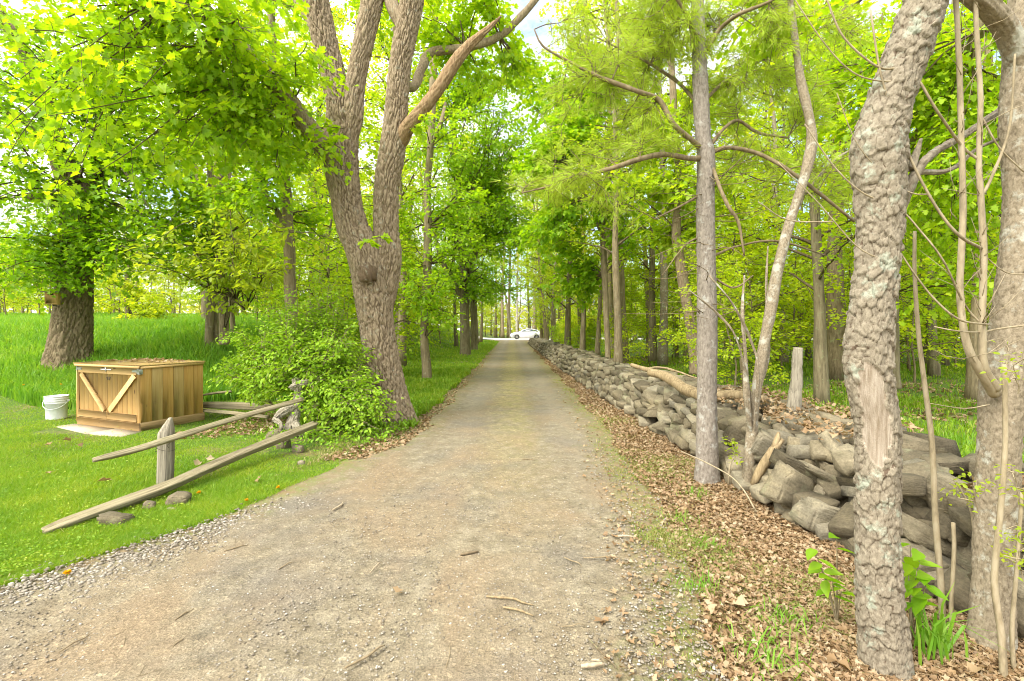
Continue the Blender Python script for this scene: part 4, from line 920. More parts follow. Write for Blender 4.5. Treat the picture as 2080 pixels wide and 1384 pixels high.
limbs = [([(1424, 302, D), (1405, 285, D - .1), (1368, 252, D - .2), (1338, 203, D - .2), (1300, 188, D - .3), (1241, 166, D - .3), (1207, 152, D - .3), (1155, 125, D - .3), (1103, 94, D - .3), (1085, 60, D - .3)], [9, 8, 7, 7, 6, 6, 5, 4, 3, 2]),
         ([(1424, 322, D), (1400, 322, D - .1), (1350, 314, D - .2), (1300, 323, D - .3), (1250, 340, D - .3), (1190, 356, D - .2), (1120, 378, D - .1), (1060, 392, D)], [9, 8, 7, 7, 6, 5, 3, 2]),
         ([(1442, 310, D), (1480, 300, D), (1540, 312, D), (1600, 345, D - .1), (1660, 390, D - .1), (1735, 450, D)], [8, 6, 6, 5, 5, 4]),
         ([(1444, 330, D), (1462, 380, D - .2), (1480, 420, D - .3), (1500, 452, D - .3), (1512, 520, D - .3)], [6, 5, 5, 4, 2]),
         ([(1430, 110, D), (1462, 60, D), (1500, 30, D - .2), (1560, 5, D - .3), (1620, -30, D - .3)], [7, 6, 5, 4, 3]), ([(1425, 100, D), (1400, 40, D - .2), (1370, -10, D - .3)], [6, 5, 4]),
         ([(1440, 300, D), (1470, 262, D), (1500, 245, D + .2), (1540, 270, D + .2), (1600, 280, D + .2)], [6, 5, 5, 4, 3]),
         ([(1430, 205, D), (1480, 160, D + .3), (1550, 120, D + .5), (1640, 60, D + .6)], [6, 5, 4, 3]), ([(1420, 215, D), (1380, 170, D + .3), (1320, 130, D + .4), (1240, 90, D + .4), (1180, 60, D + .5)], [6, 5, 4, 3, 2]),
         ([(1448, 520, D), (1500, 500, D + .1), (1580, 490, D + .2), (1680, 520, D + .3)], [4, 3, 3, 2]), ([(1425, 395, D), (1380, 420, D), (1330, 445, D)], [4, 3, 2]), ([(1445, 560, D), (1490, 585, D), (1530, 560, D)], [3, 3, 2]),
         ([(1425, 480, D), (1390, 500, D), (1345, 560, D - .1)], [3, 2, 1])]
for pts, rad in limbs: tube(tw, pts_of(pts, O), [px_r(w * .7, D) for w in rad], 9, d_rough(.003, 6), step=.06)
src = np.vstack([np.array(pts_of(p[0], O))[1:] for p in limbs[:11]])
for c, rad, nb, sp in (((1250, 90, 4.8), (.62, .6, .55), 26, 12), ((1340, 130, 4.9), (.5, .6, .6), 22, 12), ((1500, 90, 5.0), (.6, .6, .55), 26, 12), ((1560, 220, 5.0), (.55, .6, .5), 20, 12), ((1200, 250, 4.7), (.5, .5, .45), 15, 11), ((1190, 390, 4.7), (.5, .5, .22), 12, 10), ((1330, 280, 4.7), (.4, .4, .3), 10, 10), ((1640, 380, 4.9), (.5, .5, .3), 12, 10), ((1520, 340, 4.9), (.4, .4, .25), 9, 10), ((1380, 20, 5.0), (.6, .6, .35), 14, 11), ((1660, 100, 5.2), (.5, .5, .5), 12, 10), ((1100, 330, 4.9), (.4, .4, .35), 8, 9)):
    blob(tw, lv, src, P(*c) - O, rad, int(nb * .72), rng=rg, sprays=sp, r0=.006, r1=.0022, leaf=.10, nleaf=7, kind='tuft', spread=.22, seg=4)
for _ in range(46):                                          # fine bare twigs low on the stem
    zz = rg.uniform(1.6, 3.6); a = rg.uniform(0, 6.28); p0 = np.array((0, 0, zz)) + np.array((math.cos(a), math.sin(a), 0)) * .07
    dr = np.array((math.cos(a), math.sin(a), rg.normal(.05, .25))); ln = rg.uniform(.2, .8); p1 = p0 + dr * ln * .5 + rg.normal(0, .04, 3); p2 = p0 + dr * ln + rg.normal(0, .08, 3)
    tube(tw, [p0, p1, p2], [.005, .0035, .0015], 4, step=.1)
    for _ in range(3):
        t = rg.uniform(.3, .9); q = p0 + (p2 - p0) * t; tube(tw, [q, q + rg.normal(0, .12, 3)], [.0022, .001], 3)
tw.build('branches', PINETWIG, root, rid=True); lv.build('crown', NEEDLE, root)

# --- crooked thin tree beside the pine
D = 4.45
root = slim('young_tree', [([(1514, 1000, D), (1518, 975, D), (1525, 900, D), (1532, 830, D), (1545, 740, D), (1563, 640, D), (1580, 545, D), (1602, 460, D), (1628, 380, D), (1648, 300, D), (1646, 250, D), (1630, 180, D), (1620, 120, D), (1610, 40, D), (1600, -60, D)], [12.75, 11.05, 10.62, 10.2, 10.2, 10.2, 10.2, 9.35, 9.35, 10.2, 8.5, 7.65, 6.8, 5.95, 5.1]),
    ([(1526, 890, D), (1516, 800, D - .1), (1514, 720, D - .1), (1508, 640, D - .1), (1512, 560, D)], [5, 6, 4, 3, 2]), ([(1530, 900, D), (1540, 760, D - .2), (1528, 700, D - .2), (1490, 620, D - .3), (1440, 560, D - .3)], [3, 3, 2.5, 2, 1.5]),
    ([(1535, 860, D), (1500, 700, D - .2), (1460, 640, D - .2), (1400, 590, D - .2)], [2.5, 2, 1.8, 1.2]), ([(1540, 800, D), (1560, 720, D + .1), (1556, 600, D + .1), (1560, 500, D + .2)], [3, 3, 2, 1.5]),
    ([(1590, 500, D), (1620, 420, D + .2), (1690, 330, D + .3), (1760, 290, D + .4)], [4, 3.5, 3, 2])], P(1518, 980, D),
    'crooked thin grey tree growing between the white pine and the stone wall', [((1560, 60, 4.9), (.5, .5, .4), 4, 7)], 61, mat=BARK_SPECK, leaf=.07, seg=26, r0=.008, spread=.25, tdark=False)

# --- shaggy cherry and speckled tree, close by on the right
m = BARK_FLAKE; n_ = m.node_tree
def bare_patch(mat, col):
    nt = mat.node_tree; b = nt.nodes['Principled BSDF']; at = nt.nodes.new('ShaderNodeAttribute'); at.attribute_name = 'rid'
    gt = nt.nodes.new('ShaderNodeMath'); gt.operation = 'GREATER_THAN'; gt.inputs[1].default_value = 1.5; nt.links.new(at.outputs['Fac'], gt.inputs[0])
    mp = nt.nodes.new('ShaderNodeMapping'); mp.inputs['Scale'].default_value = (90, 90, 6); tcn = nt.nodes.new('ShaderNodeTexCoord'); nt.links.new(tcn.outputs['Object'], mp.inputs[0])
    nz = nt.nodes.new('ShaderNodeTexNoise'); nz.inputs['Scale'].default_value = 1; nz.inputs['Detail'].default_value = 6; nt.links.new(mp.outputs[0], nz.inputs['Vector'])
    rp = nt.nodes.new('ShaderNodeValToRGB'); rp.color_ramp.elements[0].position = .3; rp.color_ramp.elements[0].color = (.22, .17, .115, 1); rp.color_ramp.elements[1].position = .7; rp.color_ramp.elements[1].color = col; nt.links.new(nz.outputs['Fac'], rp.inputs[0])
    mx = nt.nodes.new('ShaderNodeMix'); mx.data_type = 'RGBA'; src = b.inputs['Base Color'].links[0].from_socket
    nt.links.new(gt.outputs[0], mx.inputs[0]); nt.links.new(src, mx.inputs[6]); nt.links.new(rp.outputs[0], mx.inputs[7]); nt.links.new(mx.outputs[2], b.inputs['Base Color'])
bare_patch(BARK_FLAKE, (.41, .35, .275, 1))
D = 2.12
root, O = hand_tree('cherry_tree', P(1800, 1390, D), 'leaning shaggy barked cherry tree with a bare wood patch, close by at the right', 'tree')
cl = [(1806, 1420, D), (1803, 1384, D), (1796, 1300, D), (1786, 1200, D), (1782, 1100, D), (1784, 1000, D), (1785, 920, D), (1780, 850, D), (1768, 790, D), (1763, 740, D), (1764, 680, D), (1770, 620, D), (1780, 540, D), (1786, 470, D), (1787, 400, D), (1785, 340, D), (1785, 290, D), (1800, 225, D), (1826, 150, D), (1850, 85, D), (1872, 20, D), (1900, -70, D)]
rad = [68, 61, 54, 51, 50, 49, 49, 49, 51, 54, 53, 51, 50, 51, 56, 61, 62, 52, 49, 52, 50, 50]
zb = [P(1775, 960, D)[2] - P(1806, 1420, D)[2], P(1765, 735, D)[2] - P(1806, 1420, D)[2]]
def cherry(u, s, th, r):
    d, rid = d_flake(.0135, .036, .036, 31, .006)(u, s, th, r)
    cth = 2.50; w = .74 + .10 * np.sin(s * 23) + .06 * np.sin(s * 61); mid = (zb[0] + zb[1]) / 2; hs = (zb[1] - zb[0]) / 2
    e = ((th + 0 * s - cth - .12 * np.sin((s - mid) * 5)) / w) ** 2 + ((s - mid - .02) / hs) ** 2 + .12 * np.sin(s * 90 + th * 9)
    k = np.clip((1 - e) * 6, 0, 1)
    d = d * (1 - k) + k * (-.010 + .0012 * np.sin(th * 60 + np.sin(s * 8) * 3)); rid = np.where(k > .5, 2.0, rid)
    return d, rid
b = MB(); tube(b, pts_of(cl, O), [px_r(w * .75, D) for w in rad], 220, cherry, step=.0065)
b.build('trunk', BARK_FLAKE, root, rid=True)
b = MB()
stems(b, O, [([(1796, 470, D + .02), (1822, 425, D + .02), (1846, 378, D), (1868, 340, D), (1880, 325, D), (1905, 305, D + .1), (1950, 280, D + .2), (2010, 240, D + .3), (2080, 190, D + .4), (2150, 150, D + .5)], [16, 14.4, 11.2, 8, 7.2, 6.4, 5.6, 5.6, 4.8, 4])], 40, d_flake(.004, .02, .04, 33, .004), .012)
stems(b, O, [([(1848, 345, D), (1862, 310, D), (1872, 282, D)], [9, 6, 2]), ([(1800, 190, D), (1786, 172, D - .02), (1796, 152, D)], [16, 12, 6]), ([(1868, 350, D), (1930, 345, D + .1), (1990, 300, D + .3), (2060, 270, D + .3)], [4, 4, 3, 3])], 24, d_rough(.004, 4), .02)
b.build('branch', BARK_FLAKE, root, rid=True)

D = 2.28
root, O = hand_tree('young_tree', P(2005, 1390, D), 'speckled pale barked tree with upright sprouts at the right edge of the view', 'tree')
b = MB()
stems(b, O, [([(2008, 1430, D), (2006, 1384, D), (2012, 1300, D), (2020, 1180, D), (2023, 1050, D), (2025, 950, D), (2030, 860, D), (2038, 780, D), (2052, 700, D), (2064, 600, D), (2072, 500, D), (2076, 400, D), (2074, 330, D), (2070, 250, D), (2076, 160, D), (2084, 60, D), (2095, -60, D)], [45.11, 40.75, 34.92, 32.01, 30.56, 31.29, 33.47, 36.38, 34.92, 32.01, 30.56, 27.65, 26.2, 27.65, 30.56, 33.47, 32.01])], 150, d_flake(.006, .022, .026, 51, .008, .03), .009)
stems(b, O, [([(2076, 150, D), (2050, 70, D - .05), (2010, 15, D - .1), (1960, -25, D - .12), (1900, -70, D - .15)], [22.68, 20.41, 18.9, 18.14, 16.63])], 80, d_flake(.006, .022, .026, 55, .006), .010)
b.build('trunk', BARK_SPECK, root, rid=True)
b = MB()
stems(b, O, [([(2020, 800, D - .06), (2000, 765, D - .1), (1972, 720, D - .12), (1957, 660, D - .12), (1950, 580, D - .12), (1955, 440, D - .12), (1953, 300, D - .12), (1950, 160, D - .12), (1945, 60, D - .12), (1938, -60, D - .12)], [10.35, 9.61, 7.392, 6.283, 5.914, 5.544, 5.174, 4.805, 4.435, 4.066]),
             ([(2022, 790, D - .08), (1998, 740, D - .12), (1996, 640, D - .12), (1998, 520, D - .12), (1990, 380, D - .12), (1988, 320, D - .12), (1992, 200, D - .12), (1985, 80, D - .12), (1978, -40, D - .12)], [9.61, 7.392, 5.914, 5.914, 5.174, 4.805, 4.435, 4.066, 3.696])], 16, d_rough(.002, 3), .02)
d = D - .1
for pts, w in (([(1608, -10), (1676, 90), (1732, 147), (1789, 165), (1837, 162), (1856, 150), (1864, 162)], 2.6), ([(1676, -10), (1713, 75), (1781, 135), (1826, 141), (1864, 162), (1901, 222), (1954, 297), (1988, 325)], 4.2),
        ([(1768, 20), (1789, 150), (1826, 263), (1864, 353), (1909, 432), (1950, 480), (1994, 505)], 4.4), ([(1634, 252), (1694, 338), (1751, 391), (1826, 425), (1870, 470), (1916, 530), (1960, 620), (2000, 665)], 3.0),
        ([(1540, 410), (1600, 447), (1691, 451)], 2.2), ([(1700, 190), (1740, 290), (1800, 360), (1850, 392), (1888, 395)], 2.0), ([(1580, 330), (1660, 410), (1740, 500), (1800, 530), (1822, 535)], 2.2), ([(1898, 664), (1940, 672), (1990, 675), (2030, 668), (2090, 660)], 3.0),
        ([(1820, 500), (1860, 560), (1900, 610), (1950, 650), (2010, 660)], 3.4), ([(2080, 350), (2030, 300), (1995, 240)], 3), ([(2062, 110), (2050, 260), (2010, 370), (1990, 400)], 5), ([(1990, 510), (2040, 552), (2090, 558)], 2.2), ([(1890, 820), (1960, 830), (2010, 822)], 1.8)):
    q = pts_of([(x, y_, d - .12 + .10 * (x > 1950)) for x, y_ in pts], O); tube(b, q, np.linspace(px_r(w * .4, d), px_r(w * .66, d), len(q)), 6, step=.03)
gt = np.random.default_rng(90)
for _ in range(60):
    x0, y0 = gt.uniform(1600, 2040), gt.uniform(20, 760); k = gt.choice([(1951, .012), (1992, .012)], 1)[0] if False else None
    a_ = P(*( (1950 + 6 * math.sin(y0 * .01), y0) if gt.random() < .5 else (1993, y0)), d - .02) - O; v_ = np.array((gt.normal(-.3, .8), gt.normal(-.3, .3), gt.uniform(.2, 1.3))); v_ /= np.linalg.norm(v_); ln_ = gt.uniform(.04, .22)
    tube(b, [a_, a_ + v_ * ln_ * .5 + gt.normal(0, .008, 3), a_ + v_ * ln_ + (0, 0, .01)], [.0022, .0016, .0008], 4)
b.build('sprouts', SPROUT, root, smooth=True, rid=True)
tw, lv = MB(), MB(); rg = np.random.default_rng(8)
for q in ((2060, 960), (2068, 1120), (2058, 740), (2064, 1060), (1975, 985)):
    branch(tw, lv, P(q[0] + 10, q[1] + 60, D - .3) - O, P(q[0], q[1], D - .35) - O, rg, r0=.003, r1=.0015, leaf=.022, nleaf=7, sprays=4, spread=.05, kind='oval')
tw.build('twigs', SPROUT, root, rid=True); lv.build('young_leaves', LEAF_YOUNG, root)

# --- maple behind them whose leaves fill the upper right
D = 6.4
slim('maple_tree', [([(1818, 790, 9.5), (1815, 740, 9.5), (1812, 600, 9.4), (1808, 450, 9.2), (1815, 380, 9.0), (1835, 320, 8.4), (1895, 235, 7.4), (1955, 130, 6.6), (1990, 60, 6.2), (2040, -30, 6)], [12, 11, 10, 10, 10, 10, 12, 12, 11, 10]), ([(1812, 420, 9.2), (1770, 300, 8.8), (1740, 120, 8.4), (1720, -20, 8.2)], [7, 7, 6, 5])], P(1816, 760, 9.5),
    'dark maple behind the shaggy cherry whose leaves fill the upper right', [((1760, 170, 7.2), (1.1, 1., 1.), 16, 12), ((2000, 120, 6.6), (.9, .9, .9), 14, 12), ((1980, 420, 7), (.8, .8, .8), 11, 12), ((1930, 560, 7.6), (.9, .9, .8), 10, 12), ((1680, 280, 7.4), (.8, .8, .7), 10, 11), ((1950, 300, 6.6), (.7, .7, .6), 9, 11), ((2060, 560, 7), (.7, .7, .7), 8, 12), ((1640, 60, 7.6), (.9, .8, .7), 8, 11)], 71, mat=BARK_WOODS, leaf=.08, r0=.016, nleaf=13)

# --- single thin saplings rooted by the wall
def sapling(pts, w0, w1, label, d, mat=SPROUT, leaves=None):
    o0 = P(*pts[0], d); o0[2] = zg(o0[0], o0[1]) - .02; b = MB(); q = pts_of([(x, y_, d) for x, y_ in pts], o0)
    tube(b, q, np.linspace(px_r(w0, d), px_r(w1, d), len(q)), 9, step=.04)
    r_ = empty('sapling', o0, 0, label, 'sapling'); b.build('stem', mat, r_, smooth=True, rid=True)
    if leaves:
        tw, lv = MB(), MB(); rg = np.random.default_rng(int(pts[0][0]))
        for (x, y_, n, s_, kind) in leaves:
            branch(tw, lv, P(x, y_ + 25, d) - o0, P(x + rg.uniform(-20, 20), y_ - 15, d) - o0, rg, r0=.0025, r1=.0012, leaf=s_, nleaf=n, sprays=3, spread=.05, kind=kind)
        tw.build('twigs', mat, r_, rid=True); lv.build('leaves', LEAF_YOUNG, r_)
sapling([(1916, 1330), (1912, 1200), (1900, 1050), (1893, 900), (1878, 780), (1866, 680), (1858, 560), (1858, 470)], 6.5, 3, 'thin bare grey sapling standing between the cherry and the speckled tree', 2.42)
sapling([(1935, 1330), (1932, 1240), (1938, 1120), (1936, 1062)], 4.5, 3.5, 'short cut off brown shoot beside the thin bare grey sapling', 2.40)
sapling([(2040, 1400), (2034, 1290), (2020, 1180), (2032, 1040), (2042, 900), (2040, 740)], 7, 4, 'brown sapling with yellow buds close in front of the speckled trunk', 2.05, leaves=[(2040, 730, 6, .022, 'oval')])
sapling([(2062, 1400), (2056, 1280), (2066, 1150), (2076, 1000)], 4.5, 3, 'thin greenish shoot with tiny leaves at the right edge of the view', 2.1, leaves=[(2066, 1140, 8, .03, 'oval'), (2072, 1010, 8, .03, 'oval')])
sapling([(1980, 1100), (1975, 1050), (1965, 1020), (1945, 985)], 3, 1.5, 'small leafy shoot growing over the wall stones left of the speckled tree', 2.6, leaves=[(1945, 985, 9, .03, 'oval'), (1975, 1020, 8, .03, 'oval')])
sapling([(1480, 985), (1482, 950), (1490, 930)], 2, 1, 'small leafy shoot at the foot of the pine on its right', 4.3, leaves=[(1486, 930, 14, .035, 'oval'), (1494, 905, 12, .035, 'oval')])
deadwood('fallen_twig', [([P(1384, 917, 4.6), P(1430, 938, 4.4), P(1480, 965, 4.2), P(1510, 995, 4.0), P(1533, 1034, 3.85)], [.004, .006, .006, .006, .007])], 'long pale bare twig leaning over the dead leaves in front of the pine', 'twig', SPROUT, 6, .001)

# ------------------------------------------------------------------ the woods: a few kinds of tree, copied
def kids(o): return [c for c in COL.objects if c.parent == o]
class Kind:
    """one built tree; further ones are copies of it and of its parts"""
    def __init__(s, fn, *a, **k): s.fn, s.a, s.k = fn, a, k; s.parts = None
    def put(s, name, loc, rz, sc_, label, group, bark=None, lean=(0, 0)):
        root = bpy.data.objects.new(name, None); COL.objects.link(root)
        root.location = (float(loc[0]), float(loc[1]), float(zg(loc[0], loc[1])) - .05); root.rotation_euler = (lean[0], lean[1], rz); root.scale = (sc_,) * 3
        tag(root, label, 'tree', group)
        if s.parts is None: s.parts = s.fn(root, *s.a, **s.k)
        else:
            for p in s.parts:
                c = p.copy(); COL.objects.link(c); c.parent = root
                if bark and 'trunk' in c.name: c.material_slots[0].link = 'OBJECT'; c.material_slots[0].material = bark
        return root
def grow(root, seed, H, r, lo, wide, nl, leaf, nleaf, sp, kind='rhomb', mat=None, bark=None, up=.5, spread=.7, wob=.25, bare=0):
    g = np.random.default_rng(seed); b, tw, lv = MB(), MB(), MB(); n = 8
    t = np.linspace(0, 1, n)[:, None]; p = np.concatenate([np.cumsum(g.normal(0, wob / 2, (n, 2)), 0) * t ** .5, H * t], 1); p[0, :2] = 0
    rr_ = r * (1 - .82 * t[:, 0]); rr_[0] *= 1.3
    tube(b, p, rr_, 12, d_rough(.012, seed), step=.5)
    b.build('trunk', bark, root, smooth=True, rid=True)
    ps, _ = smoothpts(p, rr_, .3)
    for k in range(nl):
        z = H * (lo + (1 - lo) * (k + g.uniform()) / nl); a = ps[np.argmin(abs(ps[:, 2] - z))]; az = k * 2.4 + g.normal(0, .5)
        f = (z / H - lo) / (1 - lo); ln = wide * (1 - .65 * f ** 1.6) * g.uniform(.6, 1.15)
        e = a + np.array((math.cos(az), math.sin(az), 0)) * ln + (0, 0, ln * up * g.uniform(.3, 1.3))
        branch(tw, lv, a, e, g, r0=r * .28 * (1 - .5 * f) + .006, r1=.006, sprays=sp, leaf=leaf, nleaf=nleaf, spread=spread, kind=kind, seg=4, start=.3, flat=.35)
    for k in range(bare):
        a = ps[int(g.uniform(.15, .95) * (len(ps) - 1))]; az = g.uniform(0, 6.28); ln = g.uniform(.4, 1.6)
        tube(tw, [a, a + np.array((math.cos(az), math.sin(az), g.uniform(.2, 1.5))) * ln * .5 + g.normal(0, .06, 3), a + np.array((math.cos(az), math.sin(az), g.uniform(.3, 2))) * ln], [.014, .009, .004], 4)
    tw.build('branches', TWIG_DARK, root, rid=True)
    if lv.n: lv.build('crown', mat, root)
    return kids(root)
TALL = [Kind(grow, 100 + i, 15 + i, .15, lo, 2.5, 28, .12, 13, 15, kind='rhomb', mat=LEAF_FAR, bark=bk_, bare=16) for i, (lo, bk_) in enumerate(((.16, BARK_WOODS), (.24, BARK_THIN), (.12, BARK_WOODS), (.28, BARK_THIN)))]
UNDER = [Kind(grow, 200 + i, 4.6 + .5 * i, .035, .12, 1.8, 26, .095, 13, 12, kind='rhomb', mat=LEAF_FAR, bark=BARK_THIN, up=.25, spread=.55, wob=.3) for i in range(4)]
BUSHY = [Kind(grow, 300 + i, 2.3 + .4 * i, .02, .05, 1.1, 22, .09, 12, 11, kind='rhomb', mat=LEAF_FAR, bark=BARK_THIN, up=.4, spread=.4, wob=.2) for i in range(2)]
BARE = [Kind(grow, 400, 16, .12, .5, 1.6, 6, .15, 8, 6, mat=LEAF_DULL, bark=BARK_THIN, bare=60), Kind(grow, 401, 17, .14, .35, 2.6, 16, .14, 9, 7, mat=LEAF_DULL, bark=BARK_WOODS, bare=40)]
rf = np.random.default_rng(2024)
# trunks the photograph shows one by one: column, row of the foot, distance, width in pixels, bark, lean, label
named = [(1257, 13.5, 17, BARK_THIN, -.03, 'tall straight tan trunk just behind the stone wall, the one nearest its middle', 1),
 (1212, 18.5, 9, BARK_THIN, 0, 'slender light trunk left of the tall straight tan trunk behind the wall', 3), (1183, 22, 11, BARK_WOODS, -.04, 'thin dark trunk behind the wall, second from the drive', 0),
 (1153, 25, 12, BARK_WOODS, -.02, 'thin dark trunk behind the far part of the wall, nearest the drive', 2), (1326, 20, 15, BARK_WOODS, -.03, 'dark trunk behind the wall beside a paler one', 0),
 (1346, 18, 17, BARK_SPECK, -.01, 'pale straight trunk right beside the dark one behind the wall', 1), (1592, 19, 14, BARK_SPECK, 0, 'pale trunk in the woods seen beyond the crooked thin tree', 3),
 (1700, 13.5, 31, BARK_OLD, -.01, 'thick brown old trunk in the woods directly behind the shaggy cherry', 2), (1642, 24, 10, BARK_WOODS, 0, 'small dark trunk deep in the woods above the grey fence post', 0),
 (1375, 26, 7, BARK_THIN, .01, 'thin far trunk seen just left of the leaning brown trunk', 1), (1560, 27, 9, BARK_WOODS, 0, 'dark far trunk seen between the pine and the crooked thin tree', 2),
 (1885, 21, 12, BARK_WOODS, 0, 'dark trunk in the woods behind the thin bare grey sapling', 0), (1510, 22, 8, BARK_THIN, .02, 'thin upright trunk in the woods just right of the pine', 3), (1975, 17, 11, BARK_WOODS, -.02, 'dark trunk in the woods seen through the upright sprouts', 1)]
rseed = [0.3, 1.4, 2.2, 3.9, 5.1, .9, 4.4, 2.9, 1.1, 3.3, 5.8, .2, 4.9, 2.6]
for i, (px, d, w, bk_, ln, lab, k) in enumerate(named):
    s_ = px_r(w, d) / 2 / .15; s_ = min(max(s_, .62), 1.5); x = (px - CX) / F * d
    TALL[k].put('woodland_tree', (x, d), rseed[i], s_, lab, None, bk_, (0, ln))
slim('woodland_tree', [([(1414, 760, 11.5), (1412, 730, 11.5), (1404, 670, 11.5), (1392, 600, 11.5), (1380, 520, 11.5), (1374, 470, 11.5), (1378, 380, 11.5), (1370, 250, 11.5), (1360, 60, 11.5)], [14, 12, 11, 10.5, 10, 9, 8, 7, 6])], P(1412, 735, 11.5), 'leaning brown trunk between the stone wall and the white pine',
    [((1360, 430, 11.2), (1., 1., .8), 8, 10), ((1390, 250, 11.5), (1.4, 1.2, 1.2), 12, 11), ((1300, 340, 11.5), (1.1, 1., .8), 8, 10), ((1480, 430, 11.5), (1.1, 1., .9), 9, 10)], 81, mat=BARK_OLD, leafm=LEAF_FAR, leaf=.12, spread=.5)
slim('woodland_tree', [([(1236, 760, 15.5), (1234, 700, 15.5), (1228, 560, 15.5), (1220, 400, 15.5), (1205, 220, 15.5), (1190, 40, 15.5), (1185, -60, 15.5)], [7, 6, 6, 5.5, 5, 4.5, 4]), ([(1224, 480, 15.5), (1190, 400, 15), (1150, 330, 14.5)], [4, 3, 2])], P(1236, 735, 15.5), 'slender maple behind the wall whose branches reach out over the drive',
    [((1150, 300, 14.5), (1.1, 1., 1.3), 17, 13), ((1120, 470, 15.5), (.9, .9, .9), 13, 12), ((1190, 180, 14.5), (1.2, 1., 1.3), 16, 12), ((1160, 570, 16.5), (.9, .9, .7), 11, 11), ((1270, 430, 15), (1.1, 1., 1.2), 13, 12), ((1090, 170, 15), (1.0, 1., .9), 10, 12), ((1080, 330, 15.5), (.8, 1., .9), 12, 12), ((1085, 500, 18), (.8, 1., .7), 9, 11)], 84, mat=BARK_THIN, leafm=LEAF_MAPLE, leaf=.13, spread=.5)
slim('birch_tree', [([(1050, 690, 78), (1050, 640, 78), (1051, 570, 78), (1053, 480, 78), (1056, 400, 78)], [2.6, 2.4, 2.2, 1.8, 1.2]), ([(1051, 645, 78), (1065, 630, 78), (1078, 640, 78)], [1.6, 1.4, 1])], P(1050, 692, 78), 'white trunked birch standing behind the parked car', [((1055, 520, 78), (3, 3, 5), 8, 9)], 82, mat=BARK_PALE, leaf=.22, leafm=LEAF_DULL, r0=.05, spread=.9)
slim('woodland_tree', [([(1037, 690, 80), (1035, 660, 80), (1028, 610, 80), (1020, 540, 80), (1016, 450, 80)], [2.6, 2.3, 2, 1.6, 1.2])], P(1037, 692, 80), 'leaning bare grey trunk left of the white birch behind the car', [((1018, 500, 80), (3, 3, 5), 7, 9)], 83, mat=BARK_SPECK, leaf=.22, leafm=LEAF_DULL, r0=.05, spread=.9)

placed = [((px - CX) / F * d, d) for (px, d, *_) in named] + [(4.3, 11.5), (-2.5, 14), (-3, 27), (-2.6, 33)]
def ok(x, y, gap): return all((x - a) ** 2 + (y - b_) ** 2 > gap * gap for a, b_ in placed)
def scatter(n, xr, yr, kinds, name, group, label, gap, smin, smax, keep=lambda x, y: True):
    c = t = 0
    while c < n and t < n * 60:
        t += 1; y_ = rf.uniform(*yr); x_ = rf.uniform(*xr) if not callable(xr) else xr(y_)
        if not keep(x_, y_) or not ok(x_, y_, gap): continue
        placed.append((x_, y_)); c += 1
        kinds[int(rf.integers(len(kinds)))].put(name, (x_, y_), rf.uniform(0, 6.28), rf.uniform(smin, smax), label(x_, y_) if callable(label) else label, group, None, (rf.normal(0, .03), rf.normal(0, .03)))
inview = lambda x, y: abs(x) < y * 1.12 + 1
R_TALL, R_UNDER, L_TALL = 'tall leafy trees in the woods right of the drive', 'low leafy saplings in the woods right of the drive', 'leafy trees left of the drive'
scatter(16, (4.6, 34), (9, 26), TALL, 'woodland_tree', R_TALL, 'tall thin leafy tree in the woods beyond the stone wall', 1.6, .65, 1.05, lambda x, y: inview(x, y) and x > 4 + .03 * y)
scatter(30, (4.5, 60), (26, 60), TALL + BARE, 'woodland_tree', R_TALL, 'tall thin leafy tree in the woods beyond the stone wall', 1.8, .8, 1.25, lambda x, y: inview(x, y))
scatter(46, (4.2, 26), (8.5, 26), UNDER, 'woodland_sapling', R_UNDER, 'low spreading sapling with bright green leaves beyond the stone wall', 1.3, .6, 1.1, lambda x, y: inview(x, y) and x > 3.6 + .06 * y)
scatter(60, (3.4, 60), (24, 60), UNDER, 'woodland_sapling', R_UNDER, 'low spreading sapling with bright green leaves beyond the stone wall', 1.5, 1., 1.7, lambda x, y: inview(x, y) and x > 2.6 + .03 * y)
scatter(16, (3.0, 8), (14, 58), BUSHY, 'bush', 'bushes behind the stone wall', 'small leafy bush just behind the stone wall', 1.2, .6, 1.1, lambda x, y: x > 3.3 and x < 4 + y * .08)
scatter(12, (3.15, 5.0), (15, 60), TALL, 'woodland_tree', R_TALL, 'tall thin leafy tree in the woods beyond the stone wall', 1.2, .8, 1.2)
scatter(9, (-5, -2.9), (29, 60), TALL, 'woodland_tree', L_TALL, 'leafy tree standing left of the drive beyond the massive maple', 1.4, .9, 1.25)
scatter(26, (-45, -11), (20, 40), UNDER, 'woodland_sapling', 'low trees at the far edge of the meadow', 'low bushy tree at the far edge of the meadow on the left', 1.8, .8, 1.3, lambda x, y: inview(x, y) and y > 30 + .25 * x + 6 * (x > -20))
# left: between the drive and the meadow
scatter(18, (-16, -3.4), (15, 50), TALL, 'woodland_tree', L_TALL, 'leafy tree standing left of the drive beyond the massive maple', 1.8, .75, 1.2, lambda x, y: x < -3.2 and x > -2 - y * .55)
scatter(40, (-20, -3.2), (13.5, 50), UNDER, 'woodland_sapling', 'low leafy saplings left of the drive', 'low leafy sapling left of the drive beyond the massive maple', 1.4, .7, 1.4, lambda x, y: x < -3.0 - .03 * y and x > -1.0 - y * .62)
scatter(22, (-75, -14), (34, 62), TALL + BARE, 'woodland_tree', 'trees at the far edge of the meadow', 'tree at the far edge of the meadow on the left', 2.2, .55, .95, lambda x, y: inview(x, y))
scatter(24, (-75, -12), (36, 60), UNDER, 'woodland_sapling', 'low trees at the far edge of the meadow', 'low bushy tree at the far edge of the meadow on the left', 1.8, 1.0, 1.6, lambda x, y: inview(x, y))
